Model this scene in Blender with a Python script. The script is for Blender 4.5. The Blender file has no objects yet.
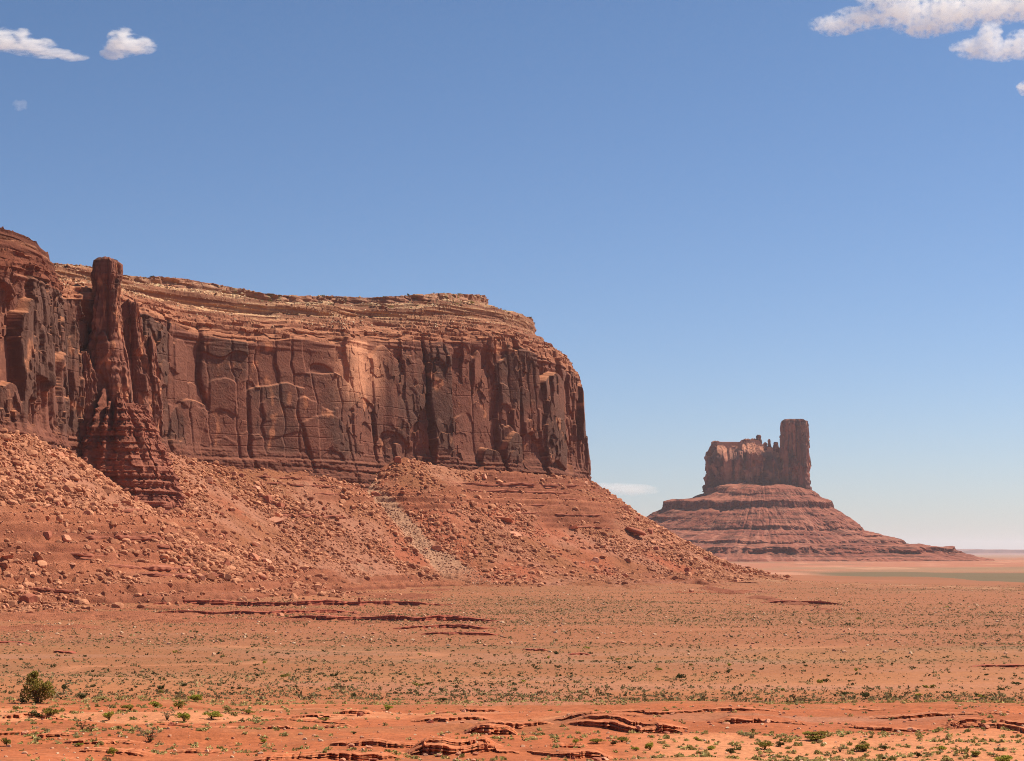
import bpy, math, random
import numpy as np
from mathutils import Vector, Euler

R = math.radians
scene = bpy.context.scene
C = scene.collection
random.seed(7)
RNG = np.random.default_rng(11)

# ------------------------------------------------------------------ camera
F = 1911.0                                   # focal length in pixels of a 1024 px wide picture
PITCH = math.atan(172.5 / F)
cam = bpy.data.cameras.new('camera')
cam.sensor_fit = 'HORIZONTAL'; cam.sensor_width = 36.0; cam.lens = 36.0 * F / 1024.0
cam.clip_start = 0.5; cam.clip_end = 250000.0
cam_o = bpy.data.objects.new('camera', cam); C.objects.link(cam_o)
cam_o.location = (0, 0, 0); cam_o.rotation_euler = (math.pi / 2 + PITCH, 0, 0)
scene.camera = cam_o

# ------------------------------------------------------------------ sky, sun, exposure
SUN_EL, SUN_AZ = 53.0, 66.0                  # azimuth measured from the view direction towards the right
world = bpy.data.worlds.new('World'); scene.world = world; world.use_nodes = True
wn = world.node_tree.nodes; wl = world.node_tree.links
for n in list(wn): wn.remove(n)
w_out = wn.new('ShaderNodeOutputWorld'); w_bg = wn.new('ShaderNodeBackground'); w_sky = wn.new('ShaderNodeTexSky')
w_sky.sky_type = 'NISHITA'; w_sky.sun_disc = False
w_sky.sun_elevation = R(SUN_EL); w_sky.sun_rotation = R(SUN_AZ)
w_sky.altitude = 1600; w_sky.air_density = 1.0; w_sky.dust_density = 1.5; w_sky.ozone_density = 2.2
w_bg.inputs['Strength'].default_value = 0.083
# deepen the clear desert sky: the zenith side darker and bluer than the horizon
w_a = wn.new('ShaderNodeVectorMath'); w_a.operation = 'SCALE'; w_a.inputs['Scale'].default_value = 0.1
w_g = wn.new('ShaderNodeGamma'); w_g.inputs['Gamma'].default_value = 1.21
w_t = wn.new('ShaderNodeVectorMath'); w_t.operation = 'MULTIPLY'; w_t.inputs[1].default_value = (9.15, 9.25, 9.9)
wl.new(w_sky.outputs[0], w_a.inputs[0]); wl.new(w_a.outputs[0], w_g.inputs['Color']); wl.new(w_g.outputs[0], w_t.inputs[0])
w_c = wn.new('ShaderNodeTexCoord'); w_s = wn.new('ShaderNodeSeparateXYZ'); w_m = wn.new('ShaderNodeMapRange'); w_x = wn.new('ShaderNodeMix'); w_x.data_type = 'RGBA'
w_m.inputs[1].default_value = 0.0; w_m.inputs[2].default_value = 0.27
w_x.inputs[6].default_value = (8.55, 8.4, 9.75, 1); w_x.inputs[7].default_value = (8.7, 9.3, 9.7, 1)
wl.new(w_c.outputs['Generated'], w_s.inputs[0]); wl.new(w_s.outputs['Z'], w_m.inputs[0]); wl.new(w_m.outputs[0], w_x.inputs[0]); wl.new(w_x.outputs[2], w_t.inputs[1])
wl.new(w_t.outputs[0], w_bg.inputs[0]); wl.new(w_bg.outputs[0], w_out.inputs[0])

sun = bpy.data.lights.new('sun', 'SUN'); sun.energy = 5.0; sun.angle = R(0.5); sun.color = (1.0, 0.935, 0.79)
sun_o = bpy.data.objects.new('sun', sun); C.objects.link(sun_o)
sv = Vector((math.sin(R(SUN_AZ)) * math.cos(R(SUN_EL)), math.cos(R(SUN_AZ)) * math.cos(R(SUN_EL)), math.sin(R(SUN_EL))))
sun_o.rotation_euler = sv.to_track_quat('Z', 'Y').to_euler()

scene.view_settings.view_transform = 'Standard'; scene.view_settings.look = 'None'
scene.view_settings.exposure = 0.56; scene.view_settings.gamma = 1.0; scene.view_settings.use_curve_mapping = False
scene.render.engine = 'CYCLES'
scene.cycles.use_denoising = True; scene.cycles.denoising_prefilter = 'NONE'; scene.cycles.denoising_input_passes = 'RGB_ALBEDO_NORMAL'
scene.cycles.filter_width = 1.0
scene.cycles.max_bounces = 9; scene.cycles.diffuse_bounces = 7; scene.cycles.volume_bounces = 6
scene.cycles.transparent_max_bounces = 24

# ------------------------------------------------------------------ small helpers
def wpos(px, py, Y):
    """the point at forward distance Y that the picture shows at px, py (real place, real size)"""
    r = (np.asarray(px, float) - 512.0) / F; u = (380.5 - np.asarray(py, float)) / F
    dy = math.cos(PITCH) - u * math.sin(PITCH); dz = math.sin(PITCH) + u * math.cos(PITCH)
    Y = np.asarray(Y, float)
    return r * Y / dy, Y + 0 * r, dz * Y / dy

def topx(X, Y, Z):
    dep = Y * math.cos(PITCH) + Z * math.sin(PITCH); up = -Y * math.sin(PITCH) + Z * math.cos(PITCH)
    return 512 + F * X / dep, 380.5 - F * up / dep

U32 = np.uint32
def h2(ix, iy, seed):
    with np.errstate(over='ignore'):
        h = ix.astype(np.int64).astype(U32) * U32(374761393) + iy.astype(np.int64).astype(U32) * U32(668265263) + U32((seed * 2246822519) & 0xffffffff)
        h = (h ^ (h >> U32(13))) * U32(1274126177)
        h = (h ^ (h >> U32(15))) * U32(2246822519)
        h = h ^ (h >> U32(14))
    return h.astype(np.float64) / 4294967295.0

def n2(x, y, seed=0):
    x = np.asarray(x, float); y = np.asarray(y, float)
    x, y = np.broadcast_arrays(x, y)
    ix = np.floor(x); iy = np.floor(y); fx = x - ix; fy = y - iy
    fx = fx * fx * (3 - 2 * fx); fy = fy * fy * (3 - 2 * fy)
    a = h2(ix, iy, seed); b = h2(ix + 1, iy, seed); c = h2(ix, iy + 1, seed); d = h2(ix + 1, iy + 1, seed)
    return (a + (b - a) * fx) * (1 - fy) + (c + (d - c) * fx) * fy

def fbm(x, y, seed=0, octs=4, gain=0.5):
    v = 0; a = 1.0; t = 0
    for i in range(octs):
        v = v + a * (n2(x, y, seed + i * 17) - 0.5); t += a
        x = x * 2.03 + 3.7; y = y * 2.03 + 1.3; a *= gain
    return v / t * 2.0                       # about -1 .. 1

def vor(x, y, seed=0):
    """jittered cells: cell value, second cell value, offset from the cell's point (dx, dy), distance to the cell border"""
    x, y = np.broadcast_arrays(np.asarray(x, float), np.asarray(y, float))
    ix = np.floor(x); iy = np.floor(y)
    d1 = np.full(x.shape, 9.0); d2 = np.full(x.shape, 9.0)
    va = np.zeros(x.shape); vb = np.zeros(x.shape); ox = np.zeros(x.shape); oy = np.zeros(x.shape)
    for i in (-1, 0, 1):
        for j in (-1, 0, 1):
            cx = ix + i; cy = iy + j
            px = cx + 0.1 + 0.8 * h2(cx, cy, seed); py = cy + 0.1 + 0.8 * h2(cx, cy, seed + 5)
            dx = x - px; dy = y - py; d = np.hypot(dx, dy)
            m = d < d1
            d2 = np.where(m, d1, np.minimum(d2, d))
            d1 = np.where(m, d, d1)
            va = np.where(m, h2(cx, cy, seed + 9), va); vb = np.where(m, h2(cx, cy, seed + 13), vb)
            ox = np.where(m, dx, ox); oy = np.where(m, dy, oy)
    return va, vb, ox, oy, d2 - d1

def ss(a, b, x):
    t = np.clip((x - a) / (b - a), 0, 1); return t * t * (3 - 2 * t)

def mix(a, b, t):
    a = np.asarray(a, float); b = np.asarray(b, float); t = np.asarray(t)[..., None]
    return a * (1 - t) + b * t

def link(name, me, material, parent=None):
    o = bpy.data.objects.new(name, me); C.objects.link(o)
    if material and not me.materials: me.materials.append(material)
    if parent: o.parent = parent
    return o

def raw_mesh(name, verts, faces, col=None, smooth=False):
    """verts (n,3), faces (m,k) with k = 3 or 4"""
    verts = np.ascontiguousarray(verts, dtype=np.float32); faces = np.ascontiguousarray(faces, dtype=np.int32)
    me = bpy.data.meshes.new(name)
    m, k = faces.shape
    me.vertices.add(len(verts)); me.vertices.foreach_set('co', verts.ravel())
    me.loops.add(m * k); me.loops.foreach_set('vertex_index', faces.ravel())
    me.polygons.add(m); me.polygons.foreach_set('loop_start', np.arange(0, m * k, k, dtype=np.int32))
    try: me.polygons.foreach_set('loop_total', np.full(m, k, dtype=np.int32))
    except Exception: pass
    me.polygons.foreach_set('use_smooth', np.full(m, smooth, dtype=bool))
    if col is not None:
        a = me.color_attributes.new('Col', 'FLOAT_COLOR', 'POINT')
        c = np.ones((len(verts), 4), np.float32); c[:, :3] = np.asarray(col, np.float32).reshape(-1, 3)
        a.data.foreach_set('color', c.ravel())
    me.update(calc_edges=True); me.validate()
    return me

def grid_mesh(name, P, col=None, keep=None, loop=False, smooth=False):
    nv, nu = P.shape[:2]
    idx = np.arange(nv * nu).reshape(nv, nu)
    if loop: idx = np.concatenate([idx, idx[:, :1]], axis=1)
    f = np.stack([idx[:-1, :-1], idx[:-1, 1:], idx[1:, 1:], idx[1:, :-1]], -1)
    if keep is not None:
        f = f[keep[:-1, :-1] | keep[:-1, 1:] | keep[1:, 1:] | keep[1:, :-1]]
    f = f.reshape(-1, 4)
    used = np.unique(f); remap = np.zeros(nv * nu, np.int32); remap[used] = np.arange(len(used))
    V = P.reshape(-1, 3)[used]
    cc = None if col is None else np.broadcast_to(col, (nv, nu, 3)).reshape(-1, 3)[used]
    return raw_mesh(name, V, remap[f], cc, smooth)

def tag(o, label, cat, group=None, kind=None):
    if label: o['label'] = label
    if cat: o['category'] = cat
    if group: o['group'] = group
    if kind: o['kind'] = kind
    return o

def thing(name, label, cat, loc=(0, 0, 0), group=None):
    o = bpy.data.objects.new(name, None); C.objects.link(o); o.location = loc
    return tag(o, label, cat, group)

# ------------------------------------------------------------------ materials
def rock_material(name, scale, bump, var=0.35, rough=0.95, detail=8, bscale=None):
    m = bpy.data.materials.new(name); m.use_nodes = True
    nt = m.node_tree; n = nt.nodes; l = nt.links
    b = n['Principled BSDF']; b.inputs['Roughness'].default_value = rough
    b.inputs['Specular IOR Level'].default_value = 0.12
    at = n.new('ShaderNodeAttribute'); at.attribute_name = 'Col'
    tc = n.new('ShaderNodeTexCoord')
    n1 = n.new('ShaderNodeTexNoise'); n1.inputs['Scale'].default_value = scale; n1.inputs['Detail'].default_value = detail
    n1.inputs['Roughness'].default_value = 0.68
    l.new(tc.outputs['Object'], n1.inputs['Vector'])
    mr = n.new('ShaderNodeMapRange'); mr.inputs[1].default_value = 0.25; mr.inputs[2].default_value = 0.75
    mr.inputs[3].default_value = 1 - var; mr.inputs[4].default_value = 1 + var
    l.new(n1.outputs['Fac'], mr.inputs[0])
    mx = n.new('ShaderNodeVectorMath'); mx.operation = 'SCALE'
    l.new(at.outputs['Color'], mx.inputs[0]); l.new(mr.outputs[0], mx.inputs['Scale'])
    l.new(mx.outputs[0], b.inputs['Base Color'])
    n3 = n.new('ShaderNodeTexNoise'); n3.inputs['Scale'].default_value = bscale or scale * 2.3; n3.inputs['Detail'].default_value = 6
    l.new(tc.outputs['Object'], n3.inputs['Vector'])
    bp = n.new('ShaderNodeBump'); bp.inputs['Strength'].default_value = 0.8; bp.inputs['Distance'].default_value = bump
    l.new(n3.outputs['Fac'], bp.inputs['Height']); l.new(bp.outputs[0], b.inputs['Normal'])
    return m

def plant_material(name, rgb, trans=0.38, spread=0.35):
    m = bpy.data.materials.new(name); m.use_nodes = True
    nt = m.node_tree; n = nt.nodes; l = nt.links
    for x in list(n): n.remove(x)
    out = n.new('ShaderNodeOutputMaterial'); d = n.new('ShaderNodeBsdfDiffuse'); t = n.new('ShaderNodeBsdfTranslucent'); mx = n.new('ShaderNodeMixShader')
    mx.inputs[0].default_value = trans
    g = n.new('ShaderNodeNewGeometry')
    mr = n.new('ShaderNodeMapRange'); mr.inputs[3].default_value = 1 - spread; mr.inputs[4].default_value = 1 + spread
    l.new(g.outputs['Random Per Island'], mr.inputs[0])
    at = n.new('ShaderNodeRGB'); at.outputs[0].default_value = (*rgb, 1)
    s = n.new('ShaderNodeVectorMath'); s.operation = 'SCALE'
    l.new(at.outputs[0], s.inputs[0]); l.new(mr.outputs[0], s.inputs['Scale'])
    l.new(s.outputs[0], d.inputs[0]); l.new(s.outputs[0], t.inputs[0])
    l.new(d.outputs[0], mx.inputs[1]); l.new(t.outputs[0], mx.inputs[2]); l.new(mx.outputs[0], out.inputs[0])
    return m

def attr_plant_material(name, trans=0.25):
    m = plant_material(name, (1, 1, 1), trans)
    n = m.node_tree.nodes; l = m.node_tree.links
    at = n.new('ShaderNodeAttribute'); at.attribute_name = 'Col'
    for x in n:
        if x.type == 'VECT_MATH': l.new(at.outputs['Color'], x.inputs[0])
    return m

M_cliff = rock_material('sandstone_cliff', 0.35, 0.5, 0.22)
M_talus = rock_material('talus_rubble', 1.1, 0.9, 0.42)
M_ground = rock_material('desert_soil', 1.3, 0.14, 0.34)
M_rock = rock_material('boulder_stone', 0.6, 0.12, 0.22)
M_ledge = rock_material('ledge_stone', 2.2, 0.06, 0.28)
M_far = rock_material('far_sandstone', 0.07, 2.0, 0.25)
M_sage = attr_plant_material('sagebrush_leaves')
M_leaf = {
    'olive': plant_material('olive_leaves', (0.25, 0.20, 0.045)),
    'dark': plant_material('dark_leaves', (0.085, 0.08, 0.03)),
    'lime': plant_material('lime_leaves', (0.32, 0.30, 0.05)),
    'grey': plant_material('grey_leaves', (0.26, 0.22, 0.12)),
    'straw': plant_material('straw_leaves', (0.42, 0.33, 0.13)),
}
M_stem = plant_material('shrub_bark', (0.10, 0.065, 0.04), 0.0)

# ------------------------------------------------------------------ colours (real base colours, before light)
RED = (0.300, 0.100, 0.041); SAND = (0.350, 0.130, 0.054); SLICK = (0.365, 0.100, 0.038)
TAL = (0.280, 0.099, 0.046); PALE = (0.42, 0.225, 0.135); CAP = (0.45, 0.235, 0.125)
WALL = (0.185, 0.067, 0.043); VARN = (0.105, 0.047, 0.033); FRESH = (0.56, 0.215, 0.105); DEEP = (0.125, 0.039, 0.023)

# ------------------------------------------------------------------ mesa: control rows
# base px, Y, py of cliff base, py of cliff rim, top px, Y, py
MAIN = np.array([
 (20,1060,450,296,-20,1170,268),(62,1098,450,298,30,1185,266),(90,1120,452,300,58,1200,265),(125,1146,455,304,90,1215,268),
 (160,1174,457,318,126,1235,278),(200,1198,462,334,166,1255,278),(250,1215,467,342,214,1282,285),(300,1235,472,338,264,1300,295),
 (336,1249,475,344,300,1318,297),(350,1256,475,342,314,1330,297),(366,1273,475,340,330,1338,297),(379,1283,474,340,343,1343,297),(386,1287,473,340,351,1346,298),(392,1289,472,340,359,1348,298),
 (420,1304,472,341,392,1350,297),(460,1322,473,342,427,1365,294),(500,1342,474,341,452,1390,294),(540,1366,476,353,470,1420,295),
 (568,1394,478,365,478,1450,296),(583,1435,479,378,480,1490,299),(586,1500,482,385,480,1540,300),(578,1580,485,385,465,1600,300),(540,1700,490,385,430,1700,300)], float)
LEFT = np.array([
 (-330,890,420,250,-420,920,215),(-200,925,424,252,-280,960,222),(-80,965,428,258,-130,995,226),(0,1000,432,268,-34,1022,226),
 (30,1018,438,275,-4,1038,229),(48,1040,445,282,24,1056,239),(60,1068,450,290,36,1080,250),(64,1112,452,300,38,1120,258),(40,1190,455,300,20,1190,262)], float)
# talus apex line: px, Y, py
APEX_MAIN = np.array([(70,1106,452),(125,1144,456),(165,1176,454),(200,1198,460),(262,1219,466),(330,1248,475),(352,1275,480),(366,1290,478),(384,1282,466),(398,1286,456),(416,1298,460),
 (445,1310,469),(500,1340,472),(540,1364,475),(568,1390,477),(583,1435,478),(586,1500,480),(578,1580,480),(540,1700,480)], float)
def recede(Y): return 1220 + (Y - 1220) * 1.45
MAIN[:, 1] = recede(MAIN[:, 1]); MAIN[:, 4 + 0] = MAIN[:, 4]; MAIN[:, 5] = recede(MAIN[:, 5]) - .25 * (recede(MAIN[:, 5]) - MAIN[:, 5]); APEX_MAIN[:, 1] = recede(APEX_MAIN[:, 1])
LEFT[:, 1] = recede(LEFT[:, 1]); LEFT[:, 5] = recede(LEFT[:, 5])
APEX_LEFT = LEFT[:, :3].copy()
APEX_LEFT[:, 2] = (418,421,426,430,434,445,452,455,458)

def resample(ctrl, step, smooth=2):
    """control rows -> dense rows at equal steps along the base line"""
    X, Y, _ = wpos(ctrl[:, 0], ctrl[:, 2], ctrl[:, 1])
    s = np.concatenate([[0], np.cumsum(np.hypot(np.diff(X), np.diff(Y)))])
    ns = int(s[-1] / step); sd = np.linspace(0, s[-1], ns)
    out = np.stack([np.interp(sd, s, ctrl[:, k]) for k in range(ctrl.shape[1])], 1)
    if smooth:
        w = max(1, int(smooth / step)); ker = np.hanning(2 * w + 3)[1:-1]; ker /= ker.sum()
        pad = len(ker) // 2
        out = np.stack([np.convolve(np.pad(out[:, k], pad, mode='reflect', reflect_type='odd'), ker, 'valid') for k in range(out.shape[1])], 1)
    return sd, out

def apex_points(ctrl):
    sd, rr = resample(ctrl, 9.0, 9)
    X, Y, Z = wpos(rr[:, 0], rr[:, 2], rr[:, 1])
    return np.stack([X, Y, Z], 1)
APEX_A = apex_points(APEX_MAIN); APEX_B = apex_points(APEX_LEFT)
SEGS = [(a, b) for P_ in (APEX_A, APEX_B) for a, b in zip(P_[:-1], P_[1:])]
APEX = np.concatenate([APEX_A, APEX_B])

DROP_D = np.array([-60, 0, 40, 80, 125, 170, 230, 300, 420, 3000.0]); DROP_Z = np.array([-12, 0, 27, 52, 74, 84, 90, 93.5, 97, 97.0])
def talus_cone(x, y):
    z = np.full(x.shape, -500.0)
    near = (y > 430) & (y < 1950) & (x < 420)
    if near.any():
        xx = x[near]; yy = y[near]; zz = np.full(xx.shape, -500.0)
        for a, b in SEGS:
            ab = b - a; t = np.clip(((xx - a[0]) * ab[0] + (yy - a[1]) * ab[1]) / (ab[0] ** 2 + ab[1] ** 2), 0, 1)
            zz = np.maximum(zz, a[2] + t * ab[2] - np.interp(np.hypot(xx - a[0] - t * ab[0], yy - a[1] - t * ab[1]), DROP_D, DROP_Z))
        z[near] = zz
    return z

# ------------------------------------------------------------------ ground height
ZB_Y = np.array([-200, 0, 30, 60, 95, 115, 140, 165, 200, 230, 300, 400, 530, 750, 1000, 1150])
ZB_Z = np.array([-1.5, -1.9, -4.6, -7.9, -10.5, -11.6, -12.4, -13.3, -15.0, -16.4, -18.6, -20.4, -21.5, -22.2, -22.3, -22.3])
FAR_Y = np.array([1200, 1450, 1600, 2200, 3000, 4400, 6000, 60000, 200000.0]); FAR_Z = np.array([-22.2, -21.0, -25.2, -26.0, -24.0, -19.5, -18.0, -18.0, -18.0])

# steps in the rock: (list of (px, Y) of the lip, height, length of the back slope)
STEPS = [
 ([(558,146),(600,143),(640,139),(690,137)], 0.80, 12), ([(545,152),(600,150),(650,151)], 0.40, 5),
 ([(455,176),(480,174),(505,176)], 0.6, 9), ([(325,120),(370,118),(430,116.5)], 0.6, 8), ([(400,111),(450,109.5),(505,112)], 0.85, 6),
 ([(455,131),(490,128),(524,127)], 0.9, 9), ([(705,146),(760,143),(812,142)], 0.6, 12), ([(935,138),(980,133),(1050,128)], 0.7, 12),
 ([(40,117),(120,116),(240,119)], 0.45, 8), ([(335,163),(360,162),(378,163)], 0.45, 6), ([(405,155),(450,154),(498,155)], 0.5, 6),
 ([(820,140),(880,138),(945,136)], 0.35, 6), ([(240,101),(320,103),(420,104)], 0.5, 5), ([(520,112),(570,108),(620,107)], 0.5, 7),
 ([(850,152),(930,150),(1040,149)], 0.45, 6), ([(600,158),(700,157),(790,160)], 0.35, 6),
 ([(-60,138),(20,136),(90,139)], 0.3, 6), ([(120,143),(190,141),(260,143)], 0.3, 6)]
MID_PX = [                                              # lip as seen, height, back slope
 ([(130,606),(200,605),(300,606),(400,605),(478,606)], 2.6, 26), ([(245,619),(330,620),(440,621),(518,622)], 1.8, 22),
 ([(385,629),(440,628),(505,629)], 1.2, 16), ([(415,635),(450,635),(505,635)], 0.9, 14), ([(755,603),(800,604),(850,605)], 1.5, 20),
 ([(140,613),(200,614),(300,614),(380,613)], 1.5, 12), ([(-20,643),(20,643),(36,644)], 0.6, 9), ([(54,653),(66,654),(79,654)], 0.6, 7),
 ([(520,650),(535,651),(550,651)], 0.5, 8), ([(965,666),(1000,667),(1040,668)], 0.45, 9), ([(566,655),(580,655),(592,656)], 0.5, 7)]
STEPS_MID = []

def random_steps():
    rng = np.random.default_rng(404); out = []
    for i in range(30):
        Y = 1 / rng.uniform(1 / 176., 1 / 99.); px = rng.uniform(-60, 1080); w = rng.uniform(12, 60)
        if px > 640 and Y < 128: continue
        dY = rng.uniform(-1.5, 1.5)
        out.append(([(px - w, Y - dY), (px, Y + rng.uniform(-.6, .6)), (px + w, Y + dY)], float(rng.uniform(.10, .38) * (.6 if px < 320 else 1)), float(rng.uniform(3, 6))))
    return out
STEPS = [(p, h * .72, bk) for p, h, bk in STEPS]
N_NAMED = len(STEPS)
STEPS += [([(a + 6, b + 1.6) for a, b in p], h * .45, bk * .6) for p, h, bk in STEPS[:N_NAMED] if h > .45]   # a second bed lying behind
STEPS += random_steps()

def lip_line(q, p, k, sc):
    return np.interp(q, p[:, 0], p[:, 1]) + sc * (2.0 * (n2(q / 30.0, 0 * q, 300 + k) - .5) + (1.2 if sc < 2 else .2) * (h2(np.floor(q / 21.0 + 3 * n2(q / 60., 0 * q, 345 + k)), 0 * q, 340 + k) - .5) + (.6 if sc < 2 else .25) * (n2(q / 3.0, 0 * q, 370 + k) - .5))

def lip_taper(q, a, b, k):
    t = np.clip(np.minimum(q - a, b - q) / (0.38 * (b - a)), 0, 1)
    return ss(0, .7, t) * (.5 + .5 * n2(q / 22.0, 0 * q, 390 + k))

def step_field(x, y):
    add = np.zeros(x.shape)
    Yc = np.maximum(y, 1.0); px = 512 + F * x / (Yc * math.cos(PITCH))
    for k, (pts, h, back) in enumerate(STEPS + STEPS_MID):
        p = np.array(pts, float); a, b = p[0, 0], p[-1, 0]
        lo, hi = p[:, 1].min(), p[:, 1].max()
        m = (y > lo - 12) & (y < hi + back + 12) & (px > a) & (px < b)
        if not m.any(): continue
        q = px[m]; sc = lo / 130.0
        line = lip_line(q, p, k, sc)
        d = y[m] - line
        tap = lip_taper(q, a, b, k)
        add[m] += h * tap * ss(0, 0.22 * max(1, sc * .6), d) * (1 - ss(0.25 * back, back, d))
    return add

def ground_z(x, y):
    x, y = np.broadcast_arrays(np.asarray(x, float), np.asarray(y, float))
    Yc = np.maximum(y, 1.0); px = 512 + F * x / (Yc * math.cos(PITCH))
    crest = np.clip(1470 - (np.clip(px, 560, 1300) - 770) * 1.25, 1050, 1500)     # the plain's low crest, nearer towards the right
    yf = np.where(y > crest, 1450 + (y - crest), 1200 + (y - 1150) * 250 / np.maximum(crest - 1150, 60))
    zn = np.interp(y, ZB_Y, ZB_Z); zf = np.interp(yf, FAR_Y, FAR_Z)
    t = ss(1000, 1150, y); z = zn * (1 - t) + np.where(y < 1150, -22.2, zf) * t
    a = np.clip(y / 700.0, 0.10, 1.0) * (1 - ss(2600, 4200, y) * .7)
    z = z + a * (2.3 * fbm(x / 150.0, y / 170.0, 21, 3)) + 0.35 * ss(80, 200, y) * fbm(x / 23.0, y / 30.0, 22, 3)
    z = z + 0.10 * fbm(x / 4.2, y / 5.0, 23, 3) * ss(60, 90, y)
    fg = 1 - ss(165, 230, y)
    z = z + fg * 0.55 * fbm(x / 9.0 + 5, y / 7.0, 24, 2)
    tc = talus_cone(x, y); z0 = z
    k = 5.0                                              # soft union with the apron of the mesa
    h = np.clip(0.5 + 0.5 * (tc - z) / k, 0, 1)
    z = z * (1 - h) + tc * h + k * h * (1 - h)
    z = z - 4.0 * ss(1.0, 9.0, tc - z0)                  # the apron of the mesa lies on it
    return z + step_field(x, y)

NEW_MID = []
for pts_, h_, b_ in MID_PX:
    Ys_ = np.geomspace(300, 1200, 900)
    new = []
    for px_, py_ in pts_:
        X_, Y_, Z_ = wpos(px_, py_, Ys_); G_ = ground_z(X_, Y_); new.append((px_, float(Ys_[int((Z_ < G_).argmax())])))
    NEW_MID.append((new, h_, b_))

STEPS_MID = NEW_MID

def terrace(z, per, sharp, seed, x):
    q = z / per + 0.35 * fbm(x / 60.0, z / 60.0, seed, 2)
    f = q - np.floor(q)
    return per * (np.floor(q) + ss(0, sharp, f)) - per * 0.35 * fbm(x / 60.0, z / 60.0, seed, 2)

def talus_detail(x, y, z):
    """roughness of the apron: soft gullies down the slope, banded bedrock, rubble"""
    g = fbm(x / 45.0, y / 45.0, 41, 3) * 3.2
    b = fbm(x / 9.0, y / 9.0, 42, 3) * 1.15
    va, vb, ox, oy, e = vor(x / 3.1, y / 3.1, 43)
    c = (va - .45) * 1.1 * ss(.45, .75, vb + 0.35 * fbm(x / 40., y / 40., 45, 2))
    msk = ss(0.08, 0.36, fbm(x / 60.0 + 9, z / 24.0, 44, 3))
    zt = z + g
    tr = terrace(zt + .7 * fbm(x / 7., y / 7., 47, 2), 4.2, 0.30, 46, x)
    return zt + (tr - zt) * msk * 0.85 + 1.25 * b * (1 - .4 * msk) + 1.3 * c * (1 - .5 * msk), msk

# ------------------------------------------------------------------ surface seen by a pixel (to stand things where they are)
def talus_z(x, y):
    g0 = talus_cone(x, y)
    d, m = talus_detail(x, y, g0)
    return d, m, g0

def surf_z(x, y):
    z = ground_z(x, y)
    td, _, _ = talus_z(x, y)
    return np.maximum(z, td - 0.35)

def hit(pix, y0=92.0, y1=2600.0, n=1100):
    pix = np.asarray(pix, float)
    Ys = np.geomspace(y0, y1, n)
    out = np.zeros((len(pix), 3))
    for a in range(0, len(pix), 60):
        q = pix[a:a + 60]
        X, Y, Z = wpos(q[:, :1], q[:, 1:2], Ys[None, :])
        G = surf_z(X, Y)
        below = Z < G; i = np.where(below.any(1), below.argmax(1), n - 1)
        r = np.arange(len(q)); i0 = np.maximum(i - 1, 0)
        d0 = Z[r, i0] - G[r, i0]; d1 = Z[r, i] - G[r, i]
        t = np.clip(d0 / np.where(np.abs(d0 - d1) < 1e-9, 1, d0 - d1), 0, 1)
        yy = Y[r, i0] + t * (Y[r, i] - Y[r, i0]); xx = X[r, i0] + t * (X[r, i] - X[r, i0])
        out[a:a + 60] = np.stack([xx, yy, surf_z(xx, yy)], 1)
    return out

# ------------------------------------------------------------------ ground sheet
def veg_mask(x, y):
    m = fbm(x / 120.0, y / 75.0, 61, 4) + 0.55 * fbm(x / 260., y / 38., 64, 3)
    return ss(-0.25, 0.45, m)

def wash(x, y):
    return np.exp(-(fbm(x / 110. + .3 * fbm(x / 40., y / 40., 66, 2), y / 80., 65, 3) / .045) ** 2)

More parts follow.
